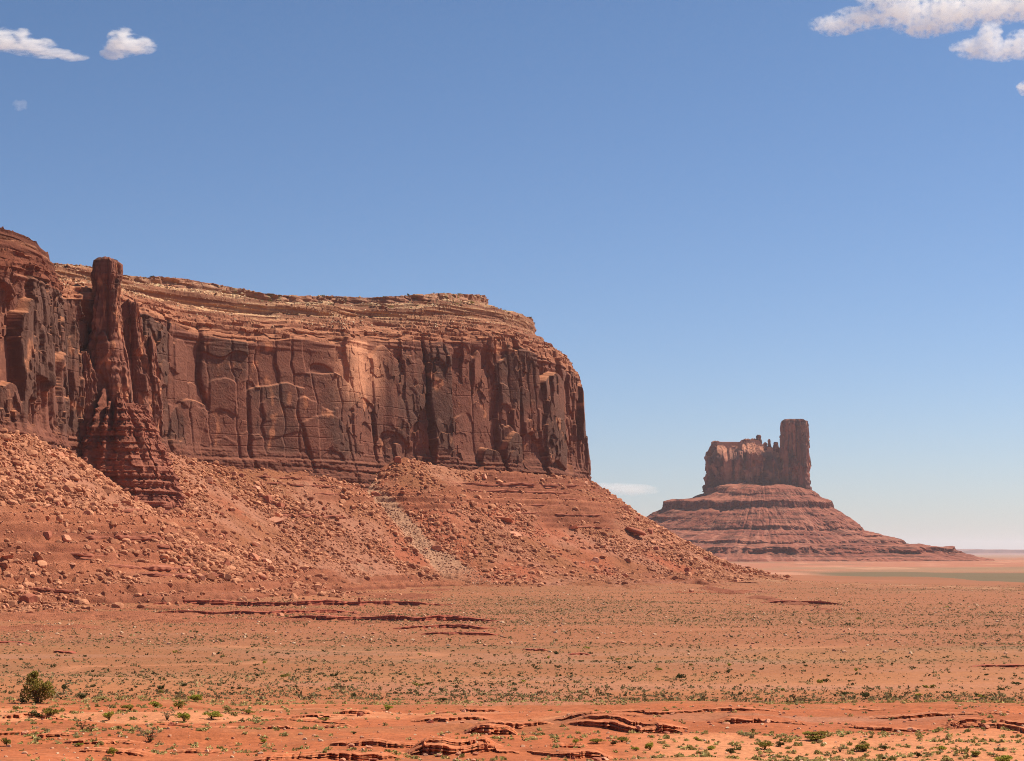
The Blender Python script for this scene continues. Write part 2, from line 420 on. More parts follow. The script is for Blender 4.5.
def build_ground():
    rr = np.concatenate([-np.geomspace(2.2, 0.31, 60), np.linspace(-0.305, 0.305, 1350), np.geomspace(0.31, 2.2, 60)])
    ys = [-120.0]
    while ys[-1] < 60000:
        y = ys[-1]
        st = 8 if y < 60 else 2.0 if y < 88 else 0.32 if y < 182 else min(0.32 + (y - 182) * 0.009, 3.2) if y < 900 else 4.5 if y < 1650 else max(12, (y - 1650) * .03 + 10)
        ys.append(y + st)
    ys = np.array(ys)
    Y = ys[:, None] + 0 * rr[None, :]
    X = rr[None, :] * np.maximum(Y + 12.0, 70.0)
    Z = ground_z(X, Y)
    base = mix(RED, SAND, ss(-.5, .6, fbm(X / 60., Y / 40., 71, 4)))
    base = mix(base, (0.36, 0.15, 0.09), ss(-.1, .6, fbm(X / 33., Y / 25., 72, 3)) * .6)
    v = veg_mask(X, Y)
    base = mix(base, (0.165, 0.112, 0.060), (.24 + .50 * v) * ss(200, 420, Y))
    base = mix(base, (0.42, 0.165, 0.080), wash(X, Y) * .65 * ss(220, 300, Y) * (1 - ss(1500, 1700, Y)))
    fg = 1 - ss(172, 205, Y + 14 * fbm(X / 20., Y / 20., 77, 2))
    slick = ss(-.25, .25, fbm(X / 14., Y / 9., 73, 3) + 0.35)
    base = mix(base, SLICK, fg * slick * .85)
    band = n2(Z * 5.5 + fbm(X / 8., Y / 8., 75, 2), X / 40., 76)
    base = base * (1 - 0.30 * fg[..., None] * slick[..., None] * (band[..., None] - .5))
    pxx = 512 + F * X / np.maximum(Y, 1)
    sandy = ss(600, 690, pxx) * (1 - ss(122, 136, Y + 6 * fbm(X / 6., Y / 6., 78, 2))) * (Y > 60)
    sandy = np.maximum(sandy, fg * ss(.05, .4, fbm(X / 25., Y / 12., 79, 3)) * ss(138, 150, Y) * (1 - ss(560, 640, pxx)))
    base = mix(base, (0.50, 0.195, 0.090), sandy * .9)
    crest = np.clip(1470 - (np.clip(pxx, 560, 1300) - 770) * 1.25, 1050, 1500)
    pale = np.exp(-((Y - crest + 30) / 70.) ** 2) * ss(690, 780, pxx) * ss(-.1, .5, fbm(X / 12., Y / 30., 80, 3))
    base = mix(base, (0.62, 0.40, 0.22), pale * .8)
    bare = np.exp(-((Y - 690) / 130.) ** 2) * ss(100, 170, pxx) * (1 - ss(470, 540, pxx)) * ss(-.5, .1, fbm(X / 40., Y / 60., 86, 3))
    base = mix(base, (0.40, 0.10, 0.05), bare * .8)
    far = ss(1500, 1700, Y)
    base = mix(base, (0.37, 0.135, 0.078), far * .85)
    flat = ss(1650, 1800, Y) * (1 - ss(2350, 2600, Y)) * ss(775, 850, pxx + 60 * fbm(X / 200., Y / 500., 81, 2))
    base = mix(base, (0.13, 0.095, 0.05), flat * .92)
    stripes = ss(.0, .35, fbm(X / 900., Y / 160., 82, 3)) * ss(2300, 2700, Y) * (1 - ss(9000, 20000, Y))
    base = mix(base, (0.27, 0.155, 0.085), stripes * .8)
    mot = ss(.0, .4, fbm(X / 80., Y / 260., 88, 4)) * far * (1 - flat)
    base = mix(base, (0.21, 0.118, 0.066), mot * .6)
    base = mix(base, (0.50, 0.235, 0.145), ss(.15, .5, fbm(X / 60. + 9, Y / 330., 89, 4)) * far * (1 - flat) * .6)
    plains = ss(6000, 9000, Y)
    base = mix(base, (0.30, 0.17, 0.12), plains * .8)
    tc = talus_cone(X, Y)
    near_talus = ss(-22, 3, tc - Z + 1 + 8 * fbm(X / 25., Y / 25., 87, 3))
    base = mix(base, TAL, near_talus * .8)
    me = grid_mesh('ground', np.stack([X, Y, Z], -1), base, smooth=True)
    tag(link('ground', me, M_ground), None, None, kind='structure')
build_ground()

# ------------------------------------------------------------------ cliff walls
def cells1(w, seed):
    """a row of uneven columns: id, offset from the middle, distance to the joint"""
    iw = np.floor(w); d1 = np.full(w.shape, 9.0); d2 = np.full(w.shape, 9.0); idn = np.zeros(w.shape); off = np.zeros(w.shape)
    for i in (-1, 0, 1):
        c = iw + i; p = c + .12 + .76 * h2(c, c * 0, seed); dx = w - p; d = np.abs(dx); m = d < d1
        d2 = np.where(m, d1, np.minimum(d2, d)); d1 = np.where(m, d, d1); idn = np.where(m, c, idn); off = np.where(m, dx, off)
    return idn, off, d2 - d1

def slabs(w, z, colw, H, seed):
    c, x, e = cells1(w / colw + .20 * fbm(z / (colw * 1.3), w / (colw * 2.), seed + 2, 2), seed)
    q = z / (H * (.6 + .8 * h2(c, c * 0, seed + 4))) + h2(c, c * 0 + 3, seed + 5) * 7 + .55 * x * x + .16 * fbm(w / colw * 2, z / H * 3, seed + 6, 2)
    k = np.floor(q); f = q - k
    return h2(c, k, seed + 7), h2(c, k + 50, seed + 8), x, e, f

def soften(d, n):
    k = np.hanning(n + 2)[1:-1]; k /= k.sum(); p = n // 2
    for ax in (0, 1):
        pad = [(0, 0), (0, 0)]; pad[ax] = (p, p); e = np.pad(d, pad, mode='edge'); m = d.shape[ax]
        d = sum(k[i] * (e[i:i + m] if ax == 0 else e[:, i:i + m]) for i in range(n))
    return d

def cliff_disp(s, z, amp, colw, seed):
    w = s + 1.6 * fbm(z / 26., s / 45., seed, 2) + (0.10 * (n2(s / 60., z * 0, seed + 1) - .3)) * z
    a1, b1, x1, e1, f1 = slabs(w, z, colw, colw * 2.3, seed + 10)
    cr1 = np.exp(-(e1 / 0.05) ** 2) * ss(.3, .75, n2(s / colw, z / (colw * 2.5), seed + 12))
    d = amp * (1.5 * (a1 - .5) + 1.3 * (b1 - .5) * x1 - .3 * x1 * x1) - (amp * .8 + .9) * cr1
    a2, b2, x2, e2, f2 = slabs(w + 31, z, colw * .40, colw * .95, seed + 20)
    on = ss(.32, .6, n2(s / (colw * 1.4), z / (colw * 2.2), seed + 33))
    d = d + amp * on * (.55 * (a2 - .5) + .9 * (b2 - .5) * x2) - amp * .55 * np.exp(-(e2 / .06) ** 2) * on * ss(.3, .7, b1)
    d = soften(d, 5)
    a3, b3, x3, y3, e3 = vor(s / (colw * .15) + 3, z / (colw * .26), seed + 41)
    on3 = ss(.40, .68, n2(s / (colw * .6), z / (colw * .6), seed + 43))
    d = d + np.minimum(amp * .42, .5 * amp ** 2 * .17) * (a3 - .5) * on3
    g = z / 6.5 + .3 * fbm(s / 40., z / 20., seed + 45, 2); f = np.abs(g - np.floor(g) - .5)
    d = d - .40 * np.exp(-(f / .03) ** 2) * ss(.5, .75, n2(s / 25., np.floor(g) * 1.7, seed + 46))
    d = d + .16 * fbm(s / 2.2, z / 3.0, seed + 61, 3)
    return d, a1, a2, b2, e1, e2

PROFILE = np.array([(0,0),(.02,.07),(.05,.09),(.055,.17),(.10,.205),(.11,.255),(.21,.29),(.215,.34),(.33,.395),(.335,.435),(.46,.50),(.455,.56),(.44,.63),(.45,.69),(.56,.715),(.79,.755),(.795,.82),(.92,.86),(.925,1.0),(1,1.0)])
PROFILE_STEEP = np.array([(0,0),(.02,.14),(.12,.17),(.10,.25),(.10,.36),(.26,.40),(.25,.50),(.26,.62),(.48,.66),(.46,.74),(.47,.86),(.78,.90),(.76,.97),(1,1.0)])

def build_wall(name, ctrl, step, seed, parent, amp_fn, colw_fn, nv=300, nc=250, prof=None):
    PR = PROFILE if prof is None else prof
    sd, rr = resample(ctrl, step, 2.0)
    n = len(sd)
    bx, by, bz = wpos(rr[:, 0], rr[:, 2], rr[:, 1]); _, _, rz = wpos(rr[:, 0], rr[:, 3], rr[:, 1])
    tx, ty, tz = wpos(rr[:, 4], rr[:, 6], rr[:, 5])
    w = int(14 / step)
    def sm(a):
        k = np.ones(2 * w + 1) / (2 * w + 1); return np.convolve(np.pad(a, w, mode='edge'), k, 'valid')
    if prof is None: tx, ty, tz = sm(tx), sm(ty), sm(tz)
    gx = np.gradient(sm(bx)); gy = np.gradient(sm(by)); L = np.hypot(gx, gy) + 1e-9
    nx, ny = gy / L, -gx / L                             # outward
    rz = rz + 1.6 * fbm(sd / 26., sd * 0, seed + 70, 3); 
    v = np.linspace(0, 1, nv)[:, None]
    zc = (bz - 14)[None, :] + v * (rz - bz + 14)[None, :]
    hfrac = (zc - bz[None]) / (rz - bz)[None]
    S = sd[None] + 0 * zc
    amp = amp_fn(rr[:, 0])[None]; colw = colw_fn(rr[:, 0])
    cw = float(np.median(colw))
    s_scaled = np.concatenate([[0], np.cumsum(np.diff(sd) * cw / colw[1:])])[None] + 0 * zc
    d, a1, a2, b2, e1, e2 = cliff_disp(s_scaled, zc, amp, cw, seed)
    # banded, crumbling foot
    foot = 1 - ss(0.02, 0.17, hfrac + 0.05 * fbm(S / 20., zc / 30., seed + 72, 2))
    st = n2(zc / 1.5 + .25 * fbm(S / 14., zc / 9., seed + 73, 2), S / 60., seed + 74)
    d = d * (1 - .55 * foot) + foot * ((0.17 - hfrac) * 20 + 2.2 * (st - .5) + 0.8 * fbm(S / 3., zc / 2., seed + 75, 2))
    # crumbling lip with thin ledges
    lip = ss(0.86, 1.0, hfrac)
    d = d * (1 - .45 * lip) + lip * (1.9 * (n2(zc / 1.6, S / 40., seed + 76) - .4))
    # lean back a little
    d = d - 4.0 * hfrac
    Px = bx[None] + nx[None] * d; Py = by[None] + ny[None] * d
    cliff = np.stack([Px, Py, zc], -1)
    # colours
    streak = fbm(S / 2.6, zc / 45., seed + 80, 4); blot = fbm(S / 30., zc / 24., seed + 81, 3)
    vn = ss(-.3, .5, .8 * blot + .22 * streak + (a1 - .5) * 1.2)
    col = mix(WALL, VARN, vn * (1 - foot) * .95)
    led_ = np.gradient(d, axis=0) / ((rz - bz + 14) / nv)[None]           # dust and broken rock on the little shelves
    fresh = ss(.5, 2.2, -led_) * .5 + .55 * ss(.25, .6, fbm(S / 7., zc / 10., seed + 84, 4)) * ss(.3, .75, n2(S / 22., zc / 25., seed + 85))
    col = mix(col, FRESH, np.clip(fresh, 0, 1) * (1 - .5 * foot))
    pxs = rr[:, 0][None] + 0 * zc
    if name == 'cliff_wall':                              # upper recess painted paler, for the sun its right-facing rock catches
        lit_scar = np.exp(-((pxs - 362 - 9 * fbm(zc / 12., S / 12., 5, 2)) / 20.) ** 2) * ss(.45, .72, hfrac)
        col = mix(col, (0.55, 0.235, 0.13), lit_scar * .9)
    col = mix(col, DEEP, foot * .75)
    band = n2(zc / 1.1, S / 90., seed + 82)
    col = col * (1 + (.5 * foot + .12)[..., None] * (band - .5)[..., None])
    # cap
    tt = np.linspace(0, 1, nc)
    cl = np.concatenate([[0], np.cumsum(np.hypot(np.diff(PR[:, 0]) * 1.3, np.diff(PR[:, 1])))]); cl /= cl[-1]
    t0 = np.interp(tt, cl, PR[:, 0])[:, None]; hh = np.interp(tt, cl, PR[:, 1])[:, None]
    Sc = sd[None] + 0 * hh
    dsm = sm(sm(d[-1]))
    topd = d[-1][None] * (1 - ss(0, .12, t0)) + dsm[None] * ss(0, .12, t0)
    on0 = ss(0, .012, t0)                                # the cap begins exactly on the lip of the cliff
    cx = bx[None] + nx[None] * topd; cy = by[None] + ny[None] * topd
    ex = bx[None] + (tx - bx)[None] * 1.0; ey = by[None] + (ty - by)[None] * 1.0
    Cx = cx * (1 - t0) + ex * t0; Cy = cy * (1 - t0) + ey * t0
    Cz = rz[None] * (1 - hh) + tz[None] * hh
    dz = fbm(Sc / 18., t0 * 5, seed + 90, 4) * 1.5 * np.minimum(1, t0 * 6) * (1 - ss(.8, .9, t0)) * .6 + .55 * fbm(Sc / 2.5, t0 * 40, seed + 93, 2) * ss(.02, .1, t0)
    lz = Cz + dz
    mk = ss(-.35, .15, fbm(Sc / 30., lz / 6., seed + 92, 3)) * .9
    trz = terrace(lz, 2.9, .25, seed + 91, Sc)
    lz = lz + (trz - lz) * mk * (1 - ss(.86, .9, t0))
    ero = ss(.35, .65, n2(Sc / 16., 0 * Sc, seed + 94))                  # the top rim is broken away in places
    capn = (2.6 * (n2(Sc / 15., lz / 9., seed + 94) - .5) + 1.6 * (n2(Sc / 5., lz / 2.5, seed + 95) - .5)) * ss(.84, .9, t0)
    va, vb, ox, oy, e = vor(Sc / 8.5, lz / 2.4, seed + 96)
    led = 2.2 * (va - .5) * (1 - ss(.0, .3, t0)) + capn * 1.6 + 1.4 * (vb - .5) * ss(.84, .9, t0) + 1.2 * (n2(Sc / 30., lz / 1.4, seed + 87) - .5)
    led = led * on0; lz = Cz + (lz - Cz) * on0
    led = led - 5 * ero * ss(.89, .95, t0) * (1 - ss(.985, 1., t0))
    Cx = Cx + nx[None] * led; Cy = Cy + ny[None] * led
    lz = lz + .55 * fbm(Sc / 5., 0 * Sc, seed + 97, 3) * ss(.9, .95, t0)
    capm = np.stack([Cx, Cy, lz], -1)
    spk = fbm(Sc / 1.6, lz / 1.2, seed + 88, 2)
    ccol = mix(CAP, (0.60, 0.41, 0.235), ss(-.1, .5, fbm(Sc / 9., lz / 5., seed + 98, 3) + .8 * spk) * ss(.25, .6, t0))
    ccol = mix(ccol, (0.165, 0.060, 0.036), ss(.42, .60, n2(lz / 1.5 + .2 * fbm(Sc / 15., lz / 3., seed + 86, 2), Sc / 110., seed + 99)) * .85)  # dark beds painted in for the shade that the sunlit risers lack
    ccol = mix(ccol, (0.34, 0.125, 0.066), (1 - ss(.12, .5, t0 + .15 * fbm(Sc / 20., lz / 8., seed + 89, 2))) * .85)
    ccol = mix(ccol, (0.30, 0.135, 0.085), ss(.87, .9, t0) * (1 - ss(.97, 1, t0)) * .75)
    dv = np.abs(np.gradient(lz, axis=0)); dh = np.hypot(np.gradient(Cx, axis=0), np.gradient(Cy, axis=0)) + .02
    ris = ss(.8, 2.2, dv / dh)                           # bare ledge rock darker than bench rubble, also standing in for riser shade
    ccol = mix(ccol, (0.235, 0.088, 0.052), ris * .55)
    grn = ss(.35, .5, fbm(Sc / 3., t0 * 30, seed + 100, 2)) * ss(.4, .7, t0)
    ccol = mix(ccol, (0.20, 0.17, 0.08), grn * .5)
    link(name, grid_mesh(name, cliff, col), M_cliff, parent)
    # flat plateau behind the rim
    inw = np.stack([-(nx) * 0 + (tx - bx), (ty - by)], -1); inl = np.linalg.norm(inw, axis=1, keepdims=True) + 1e-6; inw = inw / inl
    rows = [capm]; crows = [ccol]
    for dd, dr in ((6, .2), (25, 1.0), (80, 4.0)):
        q = capm[-1].copy(); q[:, 0] += inw[:, 0] * dd; q[:, 1] += inw[:, 1] * dd; q[:, 2] -= dr
        rows.append(q[None]); crows.append(ccol[-1:])
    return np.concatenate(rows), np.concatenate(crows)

mesa = thing('mesa', 'huge layered red sandstone mesa with sheer cliff and boulder slope filling the left half', 'mesa', (0, 0, 0))
amp_main = lambda px: np.interp(px, [0, 125, 165, 205, 330, 352, 385, 430, 590], [6, 5.5, 4.6, 2.5, 2.5, 3.6, 4.4, 5.8, 5.6])
col_main = lambda px: np.interp(px, [0, 125, 180, 230, 330, 380, 590], [18, 20, 30, 44, 44, 27, 23])
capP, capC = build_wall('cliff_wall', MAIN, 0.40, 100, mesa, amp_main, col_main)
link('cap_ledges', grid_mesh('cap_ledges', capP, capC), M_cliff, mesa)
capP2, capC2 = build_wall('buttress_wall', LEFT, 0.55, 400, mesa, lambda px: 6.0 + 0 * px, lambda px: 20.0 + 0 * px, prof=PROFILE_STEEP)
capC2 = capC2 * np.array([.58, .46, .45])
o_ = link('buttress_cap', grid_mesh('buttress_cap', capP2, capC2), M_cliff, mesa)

# ------------------------------------------------------------------ pillars, spur: closed columns
def column(name, cx, cy, a, b, rot, zs, scale, dispf, colf, nu, material, parent, power=0.75, ztop=None, shift=None, lean=0.0):
    """a ring of points of half sizes a, b swept up the levels zs, scaled by scale(z); closed towards its middle at the top"""
    qf = np.linspace(0, 2 * math.pi, 20000); fx = np.sign(np.cos(qf)) * np.abs(np.cos(qf)) ** power * a; fy = np.sign(np.sin(qf)) * np.abs(np.sin(qf)) ** power * b
    al = np.concatenate([[0], np.cumsum(np.hypot(np.diff(fx), np.diff(fy)))]); q = np.interp(np.linspace(0, al[-1], nu, endpoint=False), al, qf)
    ux = np.sign(np.cos(q)) * np.abs(np.cos(q)) ** power * a; uy = np.sign(np.sin(q)) * np.abs(np.sin(q)) ** power * b
    arc = np.concatenate([[0], np.cumsum(np.hypot(np.diff(ux), np.diff(uy)))])
    Z = zs[:, None] + 0 * q[None]
    if ztop is not None:                                 # uneven crest
        lim = ztop(ux)[None]; f = (Z - zs[0]) / (zs[-1] - zs[0]); Z = zs[0] + f * (lim - zs[0])
    k = scale(zs)[:, None]
    S = arc[None] + 0 * Z
    d = dispf(S, Z)
    r = np.hypot(ux, uy)[None]
    fac = k + d / np.maximum(r, 1)
    X = ux[None] * fac; Y = uy[None] * fac
    if ztop is not None: Y = Y * (1 - lean * ss(.72, 1., (zs - zs[0]) / (zs[-1] - zs[0])))[:, None]
    col = colf(S, Z)
    rowsX, rowsY, rowsZ, rowsC = [X], [Y], [Z], [col]
    for t, up in ((.9, .25), (.7, .5), (.4, .6), (.02, .7)):
        rowsX.append(X[-1:] * (t if b > 20 or ztop is None else 1)); rowsY.append(Y[-1:] * t)
        rowsZ.append(Z[-1:] + up * (a * .03 if ztop is None else .4)); rowsC.append(col[-1:])
    X = np.concatenate(rowsX); Y = np.concatenate(rowsY); Z = np.concatenate(rowsZ); col = np.concatenate(rowsC)
    cr, sr = math.cos(rot), math.sin(rot)
    sh = 0 if shift is None else shift(Z)
    P = np.stack([cx + sh + X * cr - Y * sr, cy + X * sr + Y * cr, Z], -1)
    return link(name, grid_mesh(name, P, col, loop=True), material, parent)

def wall_col(seed, foot_z=None, foot_h=20, fr=.6):
    def f(S, Z):
        streak = fbm(S / 2.6, Z / 40., seed, 4); blot = fbm(S / 18., Z / 22., seed + 1, 3)
        c = mix(np.array(WALL) * 1.1, VARN, ss(.05, .7, blot + .3 * streak))
        c = mix(c, FRESH, ss(.15, .5, fbm(S / 5., Z / 9., seed + 2, 3)) * fr)
        if foot_z is not None: c = mix(c, DEEP, (1 - ss(foot_z, foot_z + foot_h, Z)) * .9)
        return c * (1 + .3 * (n2(Z / 1.2, S / 60., seed + 3) - .5))[..., None]
    return f

def px_column(name, px, Y, py_top, py_bot, widths, depth, seed, amp, colw, parent, nu=260, nz=300, fr=.6, ragged=2.0):
    """pillar whose half width (px) is given at several picture heights"""
    cx, cy, ztop = [float(v) for v in wpos(px, py_top, Y)]; _, _, zbot = [float(v) for v in wpos(px, py_bot, Y)]
    zs = np.linspace(zbot, ztop, nz)
    hz = np.array([float(wpos(px, py, Y)[2]) for py, _ in widths]); hw = np.array([w for _, w in widths]) * Y / F
    a = hw.max(); sc = lambda z: np.interp(z, hz[::-1], hw[::-1]) / a
    def disp(S, Z):
        d, *_ = cliff_disp(S, Z, amp, colw, seed)
        d = d + .9 * (n2(Z / 2.4, S / 50., seed + 5) - .5)
        return d * (1 - .6 * ss(ztop - 3, ztop, Z))
    crest = lambda x: ztop + ragged * fbm(x / (a * .5), x * 0, seed + 9, 3)
    return column(name, cx, cy, a, depth, 0, zs, sc, disp, wall_col(seed + 7, zbot + 4, 18, fr), nu, M_cliff, parent, 0.5, crest)

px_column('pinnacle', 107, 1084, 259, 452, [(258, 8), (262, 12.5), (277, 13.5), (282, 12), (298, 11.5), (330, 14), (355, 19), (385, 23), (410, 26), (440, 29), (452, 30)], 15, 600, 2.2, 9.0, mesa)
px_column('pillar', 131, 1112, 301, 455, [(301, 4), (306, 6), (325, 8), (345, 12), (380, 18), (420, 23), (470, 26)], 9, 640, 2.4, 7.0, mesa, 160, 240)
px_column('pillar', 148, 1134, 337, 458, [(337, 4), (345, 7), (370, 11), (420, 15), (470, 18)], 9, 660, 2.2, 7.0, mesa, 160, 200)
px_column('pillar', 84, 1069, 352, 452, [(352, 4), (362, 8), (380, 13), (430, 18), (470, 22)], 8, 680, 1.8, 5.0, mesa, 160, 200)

def build_spur():
    Y = 1080; cx, cy, _ = [float(v) for v in wpos(113, 470, Y)]
    z0 = float(wpos(110, 560, Y)[2]); z1 = float(wpos(110, 404, Y)[2])
    zs = np.linspace(z0, z1, 330)
    pys = np.array([404, 420, 446, 470, 490, 510, 530, 560]); hw = np.array([25, 37, 47, 55, 62, 68, 74, 83]) * Y / F
    hz = np.array([float(wpos(110, p, Y)[2]) for p in pys]); a = hw.max()
    top_ = lambda x: z1 - 12 + 20 * n2(x / 7., x * 0, 711)
    sc0 = lambda z: np.interp(z, hz[::-1], hw[::-1]) / a
    def disp(S, Z):
        lay = n2(Z / 1.7 + .12 * fbm(S / 20., Z / 9., 701, 2), S / 300., 702)
        lay2 = n2(Z / .9, S / 80., 703)
        va, vb, ox, oy, e = vor(S / 5., Z / 3.2, 704)
        return 2.0 * (lay - .5) + 1.6 * (lay2 - .5) + 2.6 * (va - .5) + 3.0 * fbm(S / 12., Z / 80., 712, 3) + .8 * fbm(S / 6., Z / 3., 705, 3) + 2.2 * fbm(S / 26., Z / 60., 706, 2)
    def colf(S, Z):
        lay = n2(Z / 1.6, S / 120., 707)
        c = mix((0.16, 0.048, 0.030), (0.32, 0.110, 0.066), lay)
        return mix(c, (0.13, 0.042, 0.030), ss(.3, .6, fbm(S / 7., Z / 10., 708, 3)) * .5)
    column('layered_spur', cx, cy, a, a * .92, 0, zs, sc0, disp, colf, 620, M_cliff, mesa, 0.6, top_)
build_spur()

# ------------------------------------------------------------------ talus slope of the mesa
GULLY = np.array([(358, 478), (372, 492), (392, 512), (408, 530), (424, 548), (446, 566), (480, 584)], float)
def build_talus():
    pxs = np.arange(-260, 830, 0.95)
    ys = np.concatenate([np.arange(520, 1000, 0.8), np.arange(1000, 1760, 0.9)])
    rr = (pxs - 512) / F
    Y = ys[:, None] + 0 * rr[None]; X = rr[None] * Y
    z, msk, z0 = talus_z(X, Y)
    g = ground_z(X, Y) - step_field(X, Y)
    P = np.stack([X, Y, z], -1)
    keep = (z > g - 1.2)
    keep &= ~((X > 150) & (Y > 1480))
    # cut what lies deep inside the rock
    dmin = np.full(X.shape, 1e9)
    for ax, ay, az in APEX[::2]: dmin = np.minimum(dmin, np.hypot(X - ax, Y - ay))
    cb = np.concatenate([MAIN[:, :2]]); lineY = np.interp(512 + F * rr, cb[:20, 0], cb[:20, 1])[None]
    keep &= ~((Y > lineY + 25) & (dmin > 22) & ((512 + F * rr)[None] < 575))
    col = mix(TAL, (0.36, 0.145, 0.085), ss(-.3, .4, fbm(X / 25., Y / 25., 811, 3)))
    col = mix(col, (0.35, 0.092, 0.044), ss(.0, .5, fbm(X / 55., Y / 55., 812, 3)) * .8)
    band = n2(z / 1.3, X / 200., 813)
    col = mix(col, mix((0.19, 0.052, 0.027), (0.37, 0.125, 0.062), band), msk * .9)
    gw = hit(GULLY)
    dg = np.full(X.shape, 1e9); tg = np.zeros(X.shape)
    for i in range(len(gw) - 1):
        a, b = gw[i], gw[i + 1]; ab = b[:2] - a[:2]; L2 = (ab ** 2).sum()
        t = np.clip(((X - a[0]) * ab[0] + (Y - a[1]) * ab[1]) / L2, 0, 1)
        d = np.hypot(X - a[0] - t * ab[0], Y - a[1] - t * ab[1])
        tg = np.where(d < dmin * 0 + dg, (i + t) / (len(gw) - 1), tg); dg = np.minimum(dg, d)
    wid = 3.6 + 10.5 * tg
    gm = 1 - ss(.6, 1.25, dg / wid + .4 * fbm(X / 6., Y / 6., 815, 3))
    col = mix(col, PALE, gm * .85 * (1 - ss(.8, 1., tg)))
    sp = ss(.2, .6, fbm(X / 30. + 4, Y / 20., 816, 3)) * ss(.1, .5, fbm(X / 3., Y / 3., 817, 2)) * .5
    col = mix(col, PALE, sp * (1 - msk))
    link('talus_slope', grid_mesh('talus_slope', P, col, keep), M_talus, mesa)
    return gw
GW = build_talus()

# ------------------------------------------------------------------ bedrock ledges that break the slope (parts of the mesa)
def slope_ledge(k, x0, x1, py0, py1, h, jut):
    q = np.arange(x0, x1, .8); n = len(q)
    t = (q - x0) / (x1 - x0)
    py = py0 + (py1 - py0) * t + 1.6 * (n2(q / 14., q * 0, 1200 + k) - .5)
    p = hit(np.stack([q, py], 1), 500, 1800, 900)
    w = 9; ker = np.hanning(w + 2)[1:-1]; ker /= ker.sum()
    def smo(a): return np.convolve(np.pad(a, w // 2, mode='edge'), ker, 'valid')
    X, Y, Z = smo(p[:, 0]), smo(p[:, 1]), smo(p[:, 2])
    ox, oy = .45, -.89
    tap = ss(0, .18, np.minimum(t, 1 - t)) * (.35 + .65 * ss(.3, .6, n2(q / 11., q * 0, 1240 + k)))
    rows = []
    for j, (o, z) in enumerate([(-5, .8), (-.6, .75), (.8, .6), (1, .45), (1.0, .1), (.75, -.05), (.3, -.1), (.35, -.35), (.8, -.4), (.75, -.75), (.1, -.8), (.05, -1.1), (-5, -1.4)]):
        jj = jut * (.45 + .9 * n2(q / 4., q * 0 + (j // 3) * 3.3, 1280 + k)) * tap - (1 - tap) * .8
        oo = o * jj if o > 0 else o
        rows.append(np.stack([X + ox * oo, Y + oy * oo, Z + z * h * (.4 + .6 * tap) + .12 * h * fbm(q / 3., q * 0 + j, 1320 + k, 2)], -1))
    P = np.stack(rows)
    c = mix((0.20, 0.056, 0.034), (0.38, 0.130, 0.075), n2(P[..., 0] / 7., P[..., 2] * 2.2, 1360 + k))
    link('slope_ledge', grid_mesh('slope_ledge', P, c), M_rock, mesa)
for k, a in enumerate([(106, 152, 513, 512, 2.0, 1.6), (80, 174, 538, 540, 2.4, 2.0), (97, 200, 567, 571, 2.8, 2.4), (126, 240, 576, 578, 2.2, 2.0), (66, 132, 556, 557, 1.6, 1.4), (270, 352, 516, 519, 2.6, 2.2), (283, 347, 523, 525, 1.6, 1.4),
  (276, 350, 493, 495, 1.5, 1.4), (258, 345, 484, 488, 1.9, 1.8), (250, 335, 477, 482, 1.6, 1.5), (442, 592, 484, 487, 2.2, 2.0), (452, 588, 490, 494, 1.7, 1.6), (470, 600, 497, 501, 1.7, 1.6), (482, 566, 505, 506, 1.4, 1.3), (505, 612, 513, 516, 1.5, 1.4),
  (420, 470, 502, 503, 1.3, 1.3), (560, 640, 526, 531, 1.7, 1.7), (640, 700, 556, 561, 1.5, 1.5), (690, 760, 580, 583, 1.2, 1.2), (20, 90, 590, 592, 1.5, 1.5), (150, 215, 547, 549, 1.8, 1.7)]):
    slope_ledge(k, *a)

